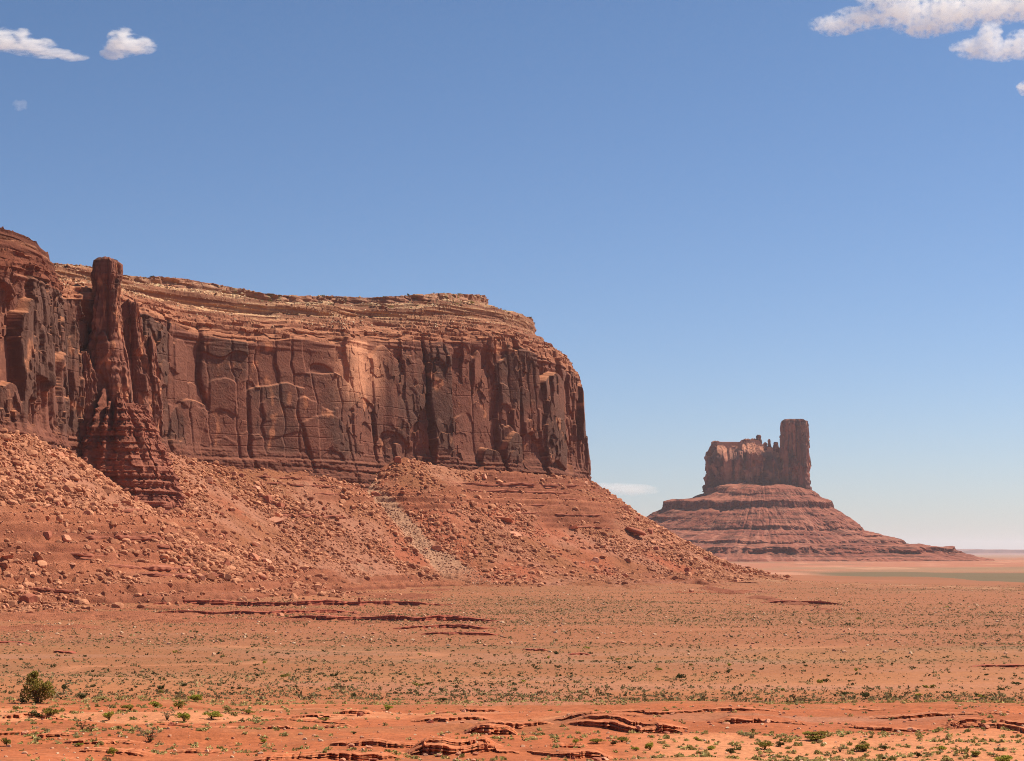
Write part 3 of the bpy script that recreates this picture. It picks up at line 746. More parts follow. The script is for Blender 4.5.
# ------------------------------------------------------------------ far butte
BY = 5000.0; MPP = BY / F
butte = thing('butte', 'solitary castle-shaped red butte with one tall round tower, standing far off on the right', 'butte', (0, 0, 0))
BX = float(wpos(762, 490, BY)[0])
def bz(py): return float(wpos(762, py, BY)[2])
def build_butte():
    # stepped base
    nu = 900
    q = np.linspace(0, 2 * math.pi, nu, endpoint=False)
    profL = np.array([(30,486),(55,489),(58,495),(70,498),(94,501),(97,502),(99,510),(112,514.5),(115,517),(130,526.5),(134,530.5),(150,535),(165,541),(168,543.5),(185,546.5),(200,548),(203,553),(214,556),(230,560),(246,566)], float)
    prof = np.array([(30,486),(50,490.5),(56,495),(57,496.8),(64,500.5),(69,503),(70,509),(80,515),(82,517),(90,521),(98,526.5),(100,530.5),(117,535),(118,536.5),(137,540.8),(140,544),(165,546.3),(167,547.4),(186,548.3),(189,553.5),(200,556),(222,560),(240,566)], float)
    cl = np.concatenate([[0], np.cumsum(np.hypot(np.diff(prof[:, 0]), np.diff(prof[:, 1]) * 2.2))]); cl /= cl[-1]
    t = np.linspace(0, 1, 420)
    pr = np.interp(t, cl, prof[:, 0]) * MPP; pz = np.array([bz(p) for p in prof[:, 1]]); zz = np.interp(t, cl, pz)
    clL = np.concatenate([[0], np.cumsum(np.hypot(np.diff(profL[:, 0]), np.diff(profL[:, 1]) * 2.2))]); clL /= clL[-1]
    zl = np.interp(t, clL, [bz(p) for p in profL[:, 1]]); prL = np.interp(t, clL, profL[:, 0]) * MPP
    prl = np.interp(-zz, -zl, prL)                       # the left side by the same levels
    wl_ = ss(.45, .95, -np.cos(q))[None]
    Rr = pr[:, None] * (1 - wl_) + prl[:, None] * wl_; Z = zz[:, None] + 0 * q[None]; Q = q[None] + 0 * Rr
    per = 16
    qs = np.cos(Q) * 9 + 20; qc = np.sin(Q) * 9 + 20
    wob = fbm(qs * .5, qc * .5, 901, 2)
    ledge_n = fbm(qs * 3, qc * 3 + Z / 12., 902, 3)
    grow = np.clip(Rr / (200 * MPP), .2, 1)
    Rr = Rr * (1 + .06 * wob * ss(.3, .6, np.abs(np.sin(Q)))) + 11 * ledge_n * grow - 13 * grow * np.clip(1 - 3.2 * np.abs(fbm(qs * 1.7 + .25 * fbm(Rr / 60., Q * 6, 913, 2), qc * 1.7, 912, 2)), 0, 1) ** 1.5 * ss(.35, .7, n2(qs * 2, Z / 50., 914))
    lay = n2(Z / 7., Q * 3, 903) - .5
    Rr = Rr + 16 * lay * grow + 4 * fbm(qs * 9, qc * 9 + Z / 4., 905, 3) * grow
    Z2 = Z + 7 * fbm(Rr * np.cos(Q) / 40., Rr * np.sin(Q) / 40., 904, 4) * ss(5, 30, Rr)
    cxx, cyy = BX - 27 * MPP, BY - 55                     # a cone of debris against the castle wall
    Z2 = Z2 + 7 * np.exp(-(((BX + Rr * np.cos(Q)) - cxx) / 60.) ** 2 - (((BY + Rr * np.sin(Q)) - cyy) / 60.) ** 2)
    elx = 1.0
    P = np.stack([BX + Rr * np.cos(Q) * elx, BY + Rr * np.sin(Q) * 1.05, Z2], -1)
    c = mix((0.185, 0.050, 0.031), (0.30, 0.100, 0.060), n2(Z2 / 6., Q * 4, 906))
    fine = n2(Z2 / 2.6 + .5 * fbm(qs * 3, qc * 3, 909, 2), Q * 6, 910); c = c * (1 - .5 * ss(.6, .8, fine))[..., None]
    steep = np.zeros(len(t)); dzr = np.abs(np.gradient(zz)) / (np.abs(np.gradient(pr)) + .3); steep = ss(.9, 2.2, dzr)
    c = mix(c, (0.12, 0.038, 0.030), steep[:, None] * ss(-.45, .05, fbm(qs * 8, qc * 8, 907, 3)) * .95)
    c = mix(c, (0.38, 0.155, 0.10), ss(.1, .5, fbm(qs * 6, qc * 6 + Z2 / 30., 908, 3)) * .5)
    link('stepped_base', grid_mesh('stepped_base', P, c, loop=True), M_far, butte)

    def fluted(amp, colw, seed, ztop):
        def f(S, Z):
            d, *_ = cliff_disp(S, Z, amp, colw, seed)
            return d + 4.5 * (n2(Z / 7., S / 150., seed + 3) - .5) * (1 - ss(ztop - 130, ztop - 60, Z))
        return f
    def ccol(seed, zf, zc_=0):
        def f(S, Z):
            c = mix((0.30, 0.108, 0.070), (0.125, 0.052, 0.042), ss(-.3, .4, fbm(S / 9., Z / 120., seed, 3) + .5 * fbm(S / 50., Z / 60., seed + 1, 3)))
            c = mix(c, (0.52, 0.215, 0.125), np.clip(ss(.15, .5, fbm(S / 14., Z / 25., seed + 2, 3)) * ss(zf + 30, zf + 90, Z) * .6 + ss(zf + 105, zf + 150, Z + 25 * fbm(S / 12., Z / 30., seed + 4, 3)) * .8 * (zc_ > 0), 0, 1))  # paler patches; the castle crest is painted bright as a sunlit top
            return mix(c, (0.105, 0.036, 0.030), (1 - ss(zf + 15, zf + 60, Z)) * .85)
        return f
    # tower
    zt = bz(419.5); zb = bz(500)
    tx = float(wpos(795, 460, BY)[0])
    hz = np.array([bz(p) for p in (500, 492, 470, 440, 425, 421, 419.5)]); hw = np.array([17.3, 16.0, 14.6, 13.6, 13.0, 12.2, 9.5]) * MPP; a = hw.max()
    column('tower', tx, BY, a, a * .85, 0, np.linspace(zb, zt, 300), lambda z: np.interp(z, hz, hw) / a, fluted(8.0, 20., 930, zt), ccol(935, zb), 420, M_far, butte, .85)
    # castle wall
    sky = np.array([(700,452),(707,451),(710.3,446.6),(713,442.2),(719,442),(722.6,445.3),(726,448.3),(728,446),(733,447),(737.5,446.6),(739.3,442.2),(742,440),(747,440.5),(752.5,439.5),(755,440),(760.4,440.5),(761.6,443),
     (764,445),(767,446.5),(772.2,447.5),(778,449),(790,452)], float)
    wx = float(wpos(744.5, 470, BY)[0])
    def crest(ux):
        px = 744.5 + ux / MPP
        return np.array([bz(p) for p in np.interp(px, sky[:, 0], sky[:, 1])]) + 2.0 * fbm(ux / 7., ux * 0, 961, 3)
    zb2 = bz(502)
    hz2 = np.array([zb2, bz(490), bz(470), bz(448), bz(440)]); hw2 = np.array([40.5, 38.6, 37.6, 37.2, 36.6]) * MPP; a2 = hw2.max()
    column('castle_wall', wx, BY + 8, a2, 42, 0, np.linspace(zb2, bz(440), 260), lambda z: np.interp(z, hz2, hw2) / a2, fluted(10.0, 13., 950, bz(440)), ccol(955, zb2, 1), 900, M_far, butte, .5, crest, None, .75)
build_butte()
for k, (px, top, w, dy) in enumerate([(758.4, 434.8, 2.6, 0), (765.2, 442.4, 2.2, -6), (769.2, 439.2, 1.5, 2), (775.8, 442.0, 2.4, -4), (746.5, 438.8, 4.2, -6), (753.5, 438.6, 3.4, 2), (715.5, 441.0, 4.6, -3)]):
    px_column('spire', px, BY + 8 + dy, top, 456, [(top, w * .5), (top + .9, w * .95), (top + 2.2, w), (top + 3.2, w * .9), (top + 6, w * 1.35), (456, w * 2.1)], w * MPP, 1500 + 20 * k, 1.2, 6., butte, 60, 60, .9, 1.0)

def build_distant():
    X0 = np.linspace(-2500, 9500, 500); Y0 = 24000
    def prof(x, k): return -18 + 62 * ss(0.30, 0.55, n2(x / 2600. + .3, 0 * x, 990 + k)) + 14 * fbm(x / 500., 0 * x, 991 + k, 3)
    zt = prof(X0, 0)
    rows = []
    for dy, f in ((-900, -0.2), (-350, .35), (-320, .92), (0, 1.0), (900, 1.0), (950, -0.2)):
        rows.append(np.stack([X0, Y0 + dy + 150 * fbm(X0 / 700., 0 * X0, 995, 3), -22 + (zt + 22) * f], -1))
    P = np.stack(rows)
    link('hills', grid_mesh('hills', P, np.broadcast_to((.25, .12, .10), P.shape)), M_far)['kind'] = 'structure'
build_distant()

# ------------------------------------------------------------------ rock ledges that stick out of the ground
def build_ledge(k, pts, h, back, label, mid=False):
    p = np.array(pts, float); a, b = p[0, 0], p[-1, 0]; lo = p[:, 1].min(); sc = lo / 130.0
    n = int((b - a) * (1.6 if not mid else 1.2)) + 8
    q = np.linspace(a + .07 * (b - a), b - .07 * (b - a), n)
    line = lip_line(q, p, k, sc)
    X = (q - 512) / F * line * math.cos(PITCH)
    tap = lip_taper(q, a, b, k)
    hh = h * tap
    zt = ground_z(X, line + 0.9 * max(1, sc * .5))
    zf = ground_z(X, line - 0.6 * max(1, sc * .5))
    hh = np.maximum(zt - zf, .05)
    s = X
    blk = vor(s / (1.3 * sc) + 3, 0 * s + .5, 500 + k)
    jut = (.55 + .2 * blk[0] if mid else .34 + .45 * blk[0]) * min(1.0, h) * np.minimum(1, tap * 1.5)
    jut = jut + .12 * sc ** .5 * fbm(s / (.7 * sc), 0 * s, 520 + k, 3)
    prof = [(1.6, -.03), (.8, .03), (.25, .06), (.0, .05), (-.85, .03), (-1.0, -.03), (-1.0, -.18), (-.9, -.24), (-.05, -.27), (-.1, -.36), (-1.25, -.39), (-1.4, -.56), (-1.3, -.62), (-.6, -.66), (-.7, -.78), (-1.7, -.81), (-1.8, -1.0), (-1.6, -1.3)]
    if mid: prof = [(1.6, -.03), (.8, .03), (.25, .06), (.0, .05), (-.85, .03), (-1.0, -.03), (-1.05, -.20), (-1.0, -.26), (-.7, -.30), (-.8, -.38), (-1.5, -.41), (-1.6, -.60), (-1.5, -.66), (-1.2, -.70), (-1.9, -.80), (-2.3, -1.0), (-2.2, -1.3)]
    rows = []
    for j, (o, zz) in enumerate(prof):
        nz = .10 * h * fbm(s / (1.1 * sc), 0 * s + j * .35, 540 + k, 3)
        oo = -o * jut * (1 + .5 * fbm(s / (.9 * sc), 0 * s + j * .8, 530 + k, 2)) if -2.4 < o < 0.6 and j > 3 else -o * max(1, sc * .5) + 0 * jut
        ny = .10 * min(2, sc) * fbm(s / (.5 * sc), 0 * s + j * 1.7, 560 + k, 2) if o <= 0.2 else 0
        rows.append(np.stack([X, line - oo + ny if o >= 0 else line - oo + ny, zt + zz * hh + (nz if 0 < j < len(prof) - 1 else 0)], -1))
    P = np.stack(rows)
    c = mix((0.37, 0.108, 0.046), (0.50, 0.172, 0.078), n2(P[..., 0] / (.8 * sc), P[..., 2] * 4 / h, 580 + k))
    if mid: c = mix((0.31, 0.075, 0.045), (0.42, 0.12, 0.07), n2(P[..., 0] / 6., P[..., 2] * 3, 580 + k))
    o = link('rock_ledge', grid_mesh('rock_ledge', P, c), M_ledge)
    tag(o, label, 'rock ledge', 'layered rock ledges in the plain' if mid else 'low rock ledges in the foreground' if k < N_NAMED else 'small thin ledges of the foreground')

LEDGE_LABELS = [
 'longest dark undercut ledge, right of centre above the orange sand strip', 'thin upper shelf lying just behind the longest undercut ledge',
 'small dark hollow ledge under a low red hump at the plain edge', 'red ledge with dark gap at the bottom, left of the blocky stack',
 'deep shadowed ledge at the bottom edge below the blocky stack', 'blocky stacked ledge with square broken end near bottom centre',
 'ledge with a small dark cave, right of the longest undercut ledge', 'dark slanting ledge at the far right above the sand',
 'low crumbly ledge in the bottom left corner among rubble', 'small thin ledge beside the bright green shrub on the left',
 'thin cracked shelf below the small hollow hump', 'faint low ledge between the cave and the far right ledge', 'low smooth ledge on the bottom edge left of centre',
 'broken slab ledge bottom centre beside the sand strip', 'long thin upper ledge at the far right', 'faint upper shelf along the foot of the grey shrub flat',
 'faint low shelf at the left edge near the big bush', 'faint low shelf among the bright shrubs on the left']
MID_LABELS = [
 'longest dark red layered ledge at the foot of the boulder slope', 'second long red ledge just below the longest one', 'short red ledge, third step down below the mesa',
 'lowest red ledge step below the mesa', 'lone thin ledge on the plain right of the mesa slope', 'broken double-banded ledge under the left boulder slope',
 'short dark ledge at the left picture edge on the plain', 'tiny dark ledge on the left plain', 'tiny ledge in mid plain right of centre', 'long low bare ledge on the right plain', 'short faint ledge in the middle of the plain']
for k, (pts, h, back) in enumerate(STEPS): build_ledge(k, pts, h, back, LEDGE_LABELS[k] if k < N_NAMED else 'small thin cracked red ledge on the bare foreground bench')
for k, (pts, h, back) in enumerate(STEPS_MID): build_ledge(k + len(STEPS), pts, h, back, MID_LABELS[k], True)

# ------------------------------------------------------------------ boulders and rubble
def ico(sub):
    t = (1 + 5 ** .5) / 2
    v = [(-1,t,0),(1,t,0),(-1,-t,0),(1,-t,0),(0,-1,t),(0,1,t),(0,-1,-t),(0,1,-t),(t,0,-1),(t,0,1),(-t,0,-1),(-t,0,1)]
    f = [(0,11,5),(0,5,1),(0,1,7),(0,7,10),(0,10,11),(1,5,9),(5,11,4),(11,10,2),(10,7,6),(7,1,8),(3,9,4),(3,4,2),(3,2,6),(3,6,8),(3,8,9),(4,9,5),(2,4,11),(6,2,10),(8,6,7),(9,8,1)]
    v = [np.array(p, float) / np.linalg.norm(p) for p in v]
    for _ in range(sub):
        nf = []; cache = {}
        def midp(i, j):
            key = (min(i, j), max(i, j))
            if key not in cache:
                m = v[i] + v[j]; v.append(m / np.linalg.norm(m)); cache[key] = len(v) - 1
            return cache[key]
        for a, b, c in f:
            ab, bc, ca = midp(a, b), midp(b, c), midp(c, a); nf += [(a, ab, ca), (b, bc, ab), (c, ca, bc), (ab, bc, ca)]
        f = nf
    return np.array(v), np.array(f)

def angular(v, rng, cuts=9):
    v = v * np.array([1, .8, .62]) * rng.uniform(.85, 1.15, 3)
    for _ in range(cuts):
        n = rng.normal(size=3); n /= np.linalg.norm(n); h = rng.uniform(.38, .66)
        d = v @ n - h
        v = v - np.outer(np.maximum(d, 0), n)
    return v
ICO3, ICO3F = ico(3); ICO1, ICO1F = ico(1); ICO0, ICO0F = ico(0)
ROCK_TINTS = [(0.56, 0.235, 0.135), (0.48, 0.185, 0.105), (0.62, 0.280, 0.170), (0.36, 0.118, 0.068)]
ROCKS = []
for i in range(12):
    rng = np.random.default_rng(50 + i)
    v = angular(ICO3, rng, 12)
    v = v + 0.03 * np.stack([fbm(v[:, 0] * 4 + i, v[:, 1] * 4, 3, 2), fbm(v[:, 1] * 4 + i, v[:, 2] * 4, 4, 2), fbm(v[:, 2] * 4 + i, v[:, 0] * 4, 5, 2)], 1)
    me = raw_mesh('boulder', v, ICO3F, np.broadcast_to(ROCK_TINTS[i % 4], v.shape)); me.materials.append(M_rock); ROCKS.append(me)
SLABS = []
for i in range(4):
    rng = np.random.default_rng(150 + i)
    v = angular(ICO3, rng, 10) * np.array([1.1, .9, .42])
    me = raw_mesh('flat_boulder', v, ICO3F, np.broadcast_to(ROCK_TINTS[(i + 2) % 4], v.shape)); me.materials.append(M_rock); SLABS.append(me)

def put_rock(loc, w, label, group, slab=False, dark=False, i=0, tall=1.0):
    me = (SLABS[i % 4] if slab else ROCKS[(i * 4 + 3) % 12 if dark else i % 12])
    o = bpy.data.objects.new('flat_boulder' if slab else 'boulder', me); C.objects.link(o)
    s = w * .55
    o.scale = (s, s * .95, s * tall)
    o.rotation_euler = (random.uniform(-.3, .3), random.uniform(-.25, .25), random.uniform(0, 6.28))
    o.location = (loc[0], loc[1], loc[2] + s * .18 * tall)
    return tag(o, label, 'boulder', group)

# px, py, width px, kind, label
NOTABLE = [
 (67,484,11,'r','round pale boulder alone beside the layered spur, high on the left slope'),(15,485,11,'r','pale square boulder high on the left slope near the picture edge'),
 (26,469,10,'r','topmost big boulder on the left slope under the buttress'),(47,537,14,'r','large pale boulder mid slope on the left, twin of the one beside it'),
 (66,540,13,'r','large pale boulder, right one of the twin pair on the left slope'),(32,511,14,'s','tilted flat boulder in the middle of the left slope'),
 (72,565,10,'s','flat pale rock at the lower left beside a red ledge'),(7,559,17,'s','broad flat slab at the left picture edge low on the slope'),
 (59,502,10,'r','boulder right of centre on the upper left slope'),(47,496,9,'d','dark boulder among pale ones on the upper left slope'),
 (210,482,13,'r','big pale block on the scree just right of the layered spur'),(221,538,10,'d','dark block on the slope below the layered spur tip'),
 (189,553,10,'r','pale boulder just under the tip of the layered spur'),(191,567,11,'d','block resting on the lip of the dark red ledge at left'),
 (216,513,11,'s','flat pale slab on the scree right of the layered spur'),(398,462,13,'r','pale boulder crowning the top of the central rubble cone'),
 (275,522,19,'s','large smooth flat lit slab left of the pale gully'),(268,502,15,'d','dark-sided crag block above the smooth lit slab'),(280,508,12,'d','lower dark-sided block joined to the crag above the lit slab'),
 (375,496,13,'d','dark-sided block at the left edge of the central rubble cone'),(432,532,10,'d','dark block in the middle of the central rubble cone'),
 (436,550,12,'r','pale block low on the central cone beside the gully'),(484,478,9,'r','pale block high near the cliff foot right of the cone'),
 (475,554,10,'r','pale block low on the slope right of the gully'),(255,546,13,'r','jumbled pale block low on the slope left of the gully'),
 (262,578,12,'r','lowest pale block of the rubble left of the gully'),(574,529,15,'s','bright tilted slab in the middle of the right slope'),
 (688,573,12,'d','dark undercut block low on the right slope'),(691,592,8,'r','lone pale rock at the toe of the right slope'),
 (632,534,24,'S','largest dark overhanging slab on the right slope'),(637,522,13,'d','dark block just above the largest overhanging slab'),
 (504,522,22,'S','long dark slab half way down under the cliff, right of the cone'),(515,536,16,'S','dark slab just under the long dark one'),
 (623,518,8,'r','pale block beside the right slope skyline'),(595,562,12,'r','pale broken block low in the middle of the right slope'),
 (606,573,9,'r','lower small pale block on the right slope'),(601,487,9,'r','pale block on the skyline just under the cliff corner'),
 (615,494,11,'d','dark block on the skyline of the right slope'),(625,511,12,'d','second dark block down the skyline of the right slope'),
 (360,603,6,'t','small dark upright stone above the long red ledge'),(281,616,8,'r','pale rounded rock on the red ledge at left'),(355,615,9,'d','dark rounded rock between the two long red ledges'),
 (392,614,9,'s','pale flat rock between the two long red ledges'),(668,545,13,'S','dark slab low along the right slope skyline'),(650,533,11,'d','dark block half way down the right slope skyline'),
 (705,560,9,'d','dark rock near the end of the right slope skyline'),(726,569,8,'d','last dark rock at the tail of the right slope')]
loc = hit([(n[0], n[1]) for n in NOTABLE], 500, 1800)
for i, n in enumerate(NOTABLE):
    w = n[2] * loc[i][1] / F
    put_rock(loc[i], w * 1.05, n[4], 'big boulders on the mesa slope', n[3] in 'sS', n[3] in 'dS', i, 2.0 if n[3] == 't' else 1.0)

def talus_scatter(n, seed, y0=680, y1=1720):
    rng = np.random.default_rng(seed)
    N = n * 6
    px = rng.uniform(-120, 800, N); Y = rng.uniform(y0, y1, N); X = (px - 512) / F * Y
    z, msk, z0 = talus_z(X, Y); g = ground_z(X, Y) - step_field(X, Y)
    dmin = np.full(X.shape, 1e9)
    for ax, ay, az in APEX[::2]: dmin = np.minimum(dmin, np.hypot(X - ax, Y - ay))
    clump = 1.5 * fbm(X / 38., Y / 38., 830, 3) + .10
    lineY = np.interp(px, MAIN[:20, 0], MAIN[:20, 1])
    lineY = np.where(px < 55, np.interp(px, LEFT[:7, 0], LEFT[:7, 1]), lineY)
    ok = (z > g - 2.5) & (dmin > 4) & (rng.uniform(0, 1, N) < 1 - ss(85, 175, dmin + 30 * fbm(X / 30., Y / 30., 831, 2))) & (rng.uniform(0, 1, N) < np.clip(.45 + clump, .08, 1) * (1 - .72 * msk)) & ~((Y > lineY - 2) & (px < 580))
    i = np.where(ok)[0][:n]
    return X[i], Y[i], np.maximum(z, g)[i], rng

X, Y, Z, rng = talus_scatter(235, 9)
sz = np.minimum(1.7 + rng.exponential(1.5, len(X)), 9.0)
for i in range(len(X)):
    px = float(topx(X[i], Y[i], Z[i])[0])
    lab, grp = (('medium red boulder lying among the rubble of the left slope', 'boulders of the left slope') if px < 190 else
                ('medium red boulder lying in the rubble between spur and pale gully', 'boulders of the middle slope') if px < 370 else
                ('medium red boulder lying in the rubble right of the pale gully', 'boulders of the right slope'))
    put_rock((X[i], Y[i], Z[i]), float(sz[i]), lab, grp, i % 5 == 0, i % 3 == 0, i)

def merged(name, base_v, base_f, pos, size, rng, tint, material, flat=(1, 1, 1), parent=None, label=None, cat=None):
    n = len(pos); nvv = base_v[0].shape[0]
    which = rng.integers(0, len(base_v), n)
    V = np.stack(base_v)[which]                                   # n, k, 3
    ang = rng.uniform(0, 6.283, n); tl = rng.uniform(-.5, .5, n)
    c, s = np.cos(ang)[:, None], np.sin(ang)[:, None]; ct, st = np.cos(tl)[:, None], np.sin(tl)[:, None]
    V = V * np.asarray(flat)
    x, y, z = V[..., 0], V[..., 1], V[..., 2]
    y, z = y * ct - z * st, y * st + z * ct
    x, y = x * c - y * s, x * s + y * c
    V = np.stack([x, y, z], -1) * size[:, None, None] + pos[:, None, :]
    Fx = base_f[None] + (np.arange(n) * nvv)[:, None, None]
    col = np.repeat(tint, nvv, axis=0)
    o = link(name, raw_mesh(name, V.reshape(-1, 3), Fx.reshape(-1, base_f.shape[1]), col), material, parent)
    o['kind'] = 'stuff'
    return o

SMALL = [angular(ICO1, np.random.default_rng(300 + i), 7) for i in range(10)]
TINY = [angular(ICO0, np.random.default_rng(330 + i), 3) for i in range(10)]
X, Y, Z, rng = talus_scatter(60000, 10)
sz = 0.40 + np.minimum(rng.exponential(.52, len(X)), 3.0)
gd = np.full(len(X), 1e9)
for t in np.linspace(0, 1, 40):
    k = t * (len(GW) - 1); i0 = min(int(k), len(GW) - 2); q = GW[i0] + (GW[i0 + 1] - GW[i0]) * (k - i0)
    gd = np.minimum(gd, np.hypot(X - q[0], Y - q[1]) / (4 + 9 * t))
ing = gd < .9
sz = np.where(ing, np.minimum(sz, .8), sz)
tint = mix((0.27, 0.092, 0.046), (0.56, 0.245, 0.132), rng.uniform(0, 1, len(X)))
tint = np.where(ing[:, None], mix((0.36, 0.17, 0.10), (0.56, 0.32, 0.20), rng.uniform(0, 1, len(X))), tint)
merged('rubble', SMALL, ICO1F, np.stack([X, Y, Z + .1 * sz], 1), sz, rng, tint, M_rock)

def cap_rubble():
    rng = np.random.default_rng(505); nr, nc_ = 250, capP.shape[1]; n = 15000
    r = rng.integers(int(nr * .10), nr - 12, n); c = rng.integers(0, nc_, n)
    keep = fbm(c / 60., r / 30., 506, 3) > -.25
    r, c = r[keep], c[keep]; p = capP[r, c] + rng.normal(size=(len(r), 3)) * np.array([.25, .25, .02])
    sz = .22 + np.minimum(rng.exponential(.24, len(r)), 1.3)
    tint = mix((0.30, 0.13, 0.075), (0.60, 0.42, 0.26), rng.uniform(0, 1, len(r)))
    merged('rubble', SMALL, ICO1F, p, sz, rng, tint, M_rock)
cap_rubble()

def loose_slabs():
    rng = np.random.default_rng(515); pts = []
    for p, h, bk in STEPS[:N_NAMED]:
        for _ in range(3):
            t = rng.uniform(.15, .85); a = np.array(p, float); px = a[0, 0] + t * (a[-1, 0] - a[0, 0]); Y = np.interp(px, a[:, 0], a[:, 1]) - rng.uniform(.8, 2.6)
            pts.append(((px - 512) / F * Y * math.cos(PITCH), Y))
    for i, (x, y) in enumerate(pts):
        put_rock((x, y, float(ground_z(np.array([x]), np.array([y]))[0])), float(rng.uniform(.25, .75)), 'small loose red slab lying at the foot of a foreground ledge', 'loose slabs below the foreground ledges', i % 3 != 0, False, i)
loose_slabs()

# loose stones on the plain and about the ledges
def plain_stones():
    rng = np.random.default_rng(77)
    n = 9000
    Y = np.concatenate([rng.uniform(380, 1450, 6500), rng.uniform(98, 175, 2500)]); px = rng.uniform(-80, 1110, n); X = (px - 512) / F * Y
    crest = np.clip(1470 - (np.clip(px, 560, 1300) - 770) * 1.25, 1050, 1500)
    tc = talus_cone(X, Y); g = ground_z(X, Y)
    w = np.where(Y < 200, .25 + .75 * (fbm(X / 5., Y / 4., 841, 2) > .1), .12 + .9 * np.exp(-((Y - crest + 30) / 80.) ** 2) * (px > 690) + .7 * ss(-25, 0, tc - g))
    ok = (rng.uniform(0, 1, n) < w) & (tc < g + 2)
    X, Y, g = X[ok], Y[ok], g[ok]
    sz = np.where(Y < 200, .05 + .16 * rng.power(.35, len(X)), .22 + .5 * rng.power(.4, len(X)))
    tint = mix((0.42, 0.16, 0.09), (0.60, 0.40, 0.25), rng.uniform(0, 1, len(X)) ** 1.3)
    merged('gravel', SMALL, ICO1F, np.stack([X, Y, g + .1 * sz], 1), sz, rng, tint, M_rock)
plain_stones()

# ------------------------------------------------------------------ plants
def leaf_cloud(rng, n, lobes, leaf, flat=.7):
    """n leaf faces spread through several lobes (centre, radius)"""
    k = rng.integers(0, len(lobes), n)
    cen = np.array([l[:3] for l in lobes])[k]; rad = np.array([l[3] for l in lobes])[k]
    d = rng.normal(size=(n, 3)); d /= np.linalg.norm(d, axis=1, keepdims=True)
    p = cen + d * (rad * rng.uniform(.25, 1, n) ** .45)[:, None] * np.array([1, 1, flat])
    p[:, 2] = np.abs(p[:, 2])
    u = rng.normal(size=(n, 3)); u /= np.linalg.norm(u, axis=1, keepdims=True)
    w = np.cross(u, rng.normal(size=(n, 3))); w /= np.linalg.norm(w, axis=1, keepdims=True) + 1e-9
    L = leaf * rng.uniform(.6, 1.4, n)[:, None]
    V = np.stack([p - u * L - w * L * .45, p + u * L * .2 - w * L * .6, p + u * L + w * L * .2, p - u * L * .2 + w * L * .6], 1).reshape(-1, 3)
    return V, np.arange(n * 4).reshape(n, 4)

def stems_mesh(rng, n, h, spread, r):
    V = []; Fc = []
    for i in range(n):
        a = rng.uniform(0, 6.283); tip = np.array([math.cos(a) * spread * rng.uniform(.3, 1), math.sin(a) * spread * rng.uniform(.3, 1), h * rng.uniform(.6, 1)])
        knee = tip * np.array([.35, .35, .5]) + rng.normal(size=3) * .04 * h
        pts = [np.array([0, 0, -.1 * h]), knee, tip]; rs = [r, r * .7, r * .25]
        b = len(V)
        for p, q in zip(pts, rs):
            for j in range(5): V.append(p + q * np.array([math.cos(j * 1.2566), math.sin(j * 1.2566), 0]))
        for lv in range(2):
            for j in range(5):
                a0 = b + lv * 5 + j; a1 = b + lv * 5 + (j + 1) % 5
                Fc.append((a0, a1, a1 + 5, a0 + 5))
    return np.array(V), np.array(Fc)

CROWN = {}; STEM = {}
def crown_variants():
    for v in range(5):
        rng = np.random.default_rng(700 + v)
        lobes = []
        for i in range(7 + v):
            a = rng.uniform(0, 6.283); r = rng.uniform(.1, .42)
            lobes.append((math.cos(a) * r, math.sin(a) * r, rng.uniform(.22, .72 - r * .5), rng.uniform(.15, .27)))
        CROWN[v] = leaf_cloud(rng, 620, lobes, .05)
        STEM[v] = stems_mesh(rng, 9, .75, .42, .022)
    rng = np.random.default_rng(720)
    lobes = [(rng.normal() * .3, rng.normal() * .3, rng.uniform(.2, .8), .10) for _ in range(14)]
    CROWN['twiggy'] = leaf_cloud(rng, 330, lobes, .035); STEM['twiggy'] = stems_mesh(rng, 22, .85, .5, .014)
    # big bush: separate upright heads
    rng = np.random.default_rng(731)
    lobes = [(-.18, 0, .75, .17), (-.22, .1, .5, .24), (0, -.1, .58, .22), (.05, .1, .42, .25), (.30, 0, .50, .17), (.33, .05, .33, .20), (-.30, -.1, .28, .2), (.05, 0, .2, .22), (-.08, 0, .86, .11)]
    CROWN['big'] = leaf_cloud(rng, 2400, lobes, .03, 1.0); STEM['big'] = stems_mesh(rng, 12, .7, .35, .028)
    rng = np.random.default_rng(741)
    for v in range(4):
        lobes = [(rng.normal() * .28, rng.normal() * .28, rng.uniform(.2, .5), .26) for _ in range(5)]
        CROWN['dot%d' % v] = leaf_cloud(rng, 110, lobes, .11)
crown_variants()
MESHES = {}
def plant_mesh(kind, v, tone):
    key = (kind, v, tone)
    if key not in MESHES:
        V, Fc = (CROWN if kind == 'crown' else STEM)[v]
        me = raw_mesh(kind, V, Fc); me.materials.append(M_leaf[tone] if kind == 'crown' else M_stem); MESHES[key] = me
    return MESHES[key]

def put_shrub(loc, w, h, v, tone, label, group, parts=True):
    rz = random.uniform(0, 6.28) if v != 'big' else 0.0
    if parts:
        t = thing('shrub', label, 'shrub', tuple(loc), group); t.rotation_euler = (0, 0, rz); t.scale = (w, w, h)
        link('crown', plant_mesh('crown', v, tone), None, t); link('stem', plant_mesh('stem', v, tone), None, t)
    else:
        o = link('shrub', plant_mesh('crown', v, tone), None); o.location = tuple(loc); o.rotation_euler = (0, 0, rz); o.scale = (w, w, h)
        tag(o, label, 'shrub', group)

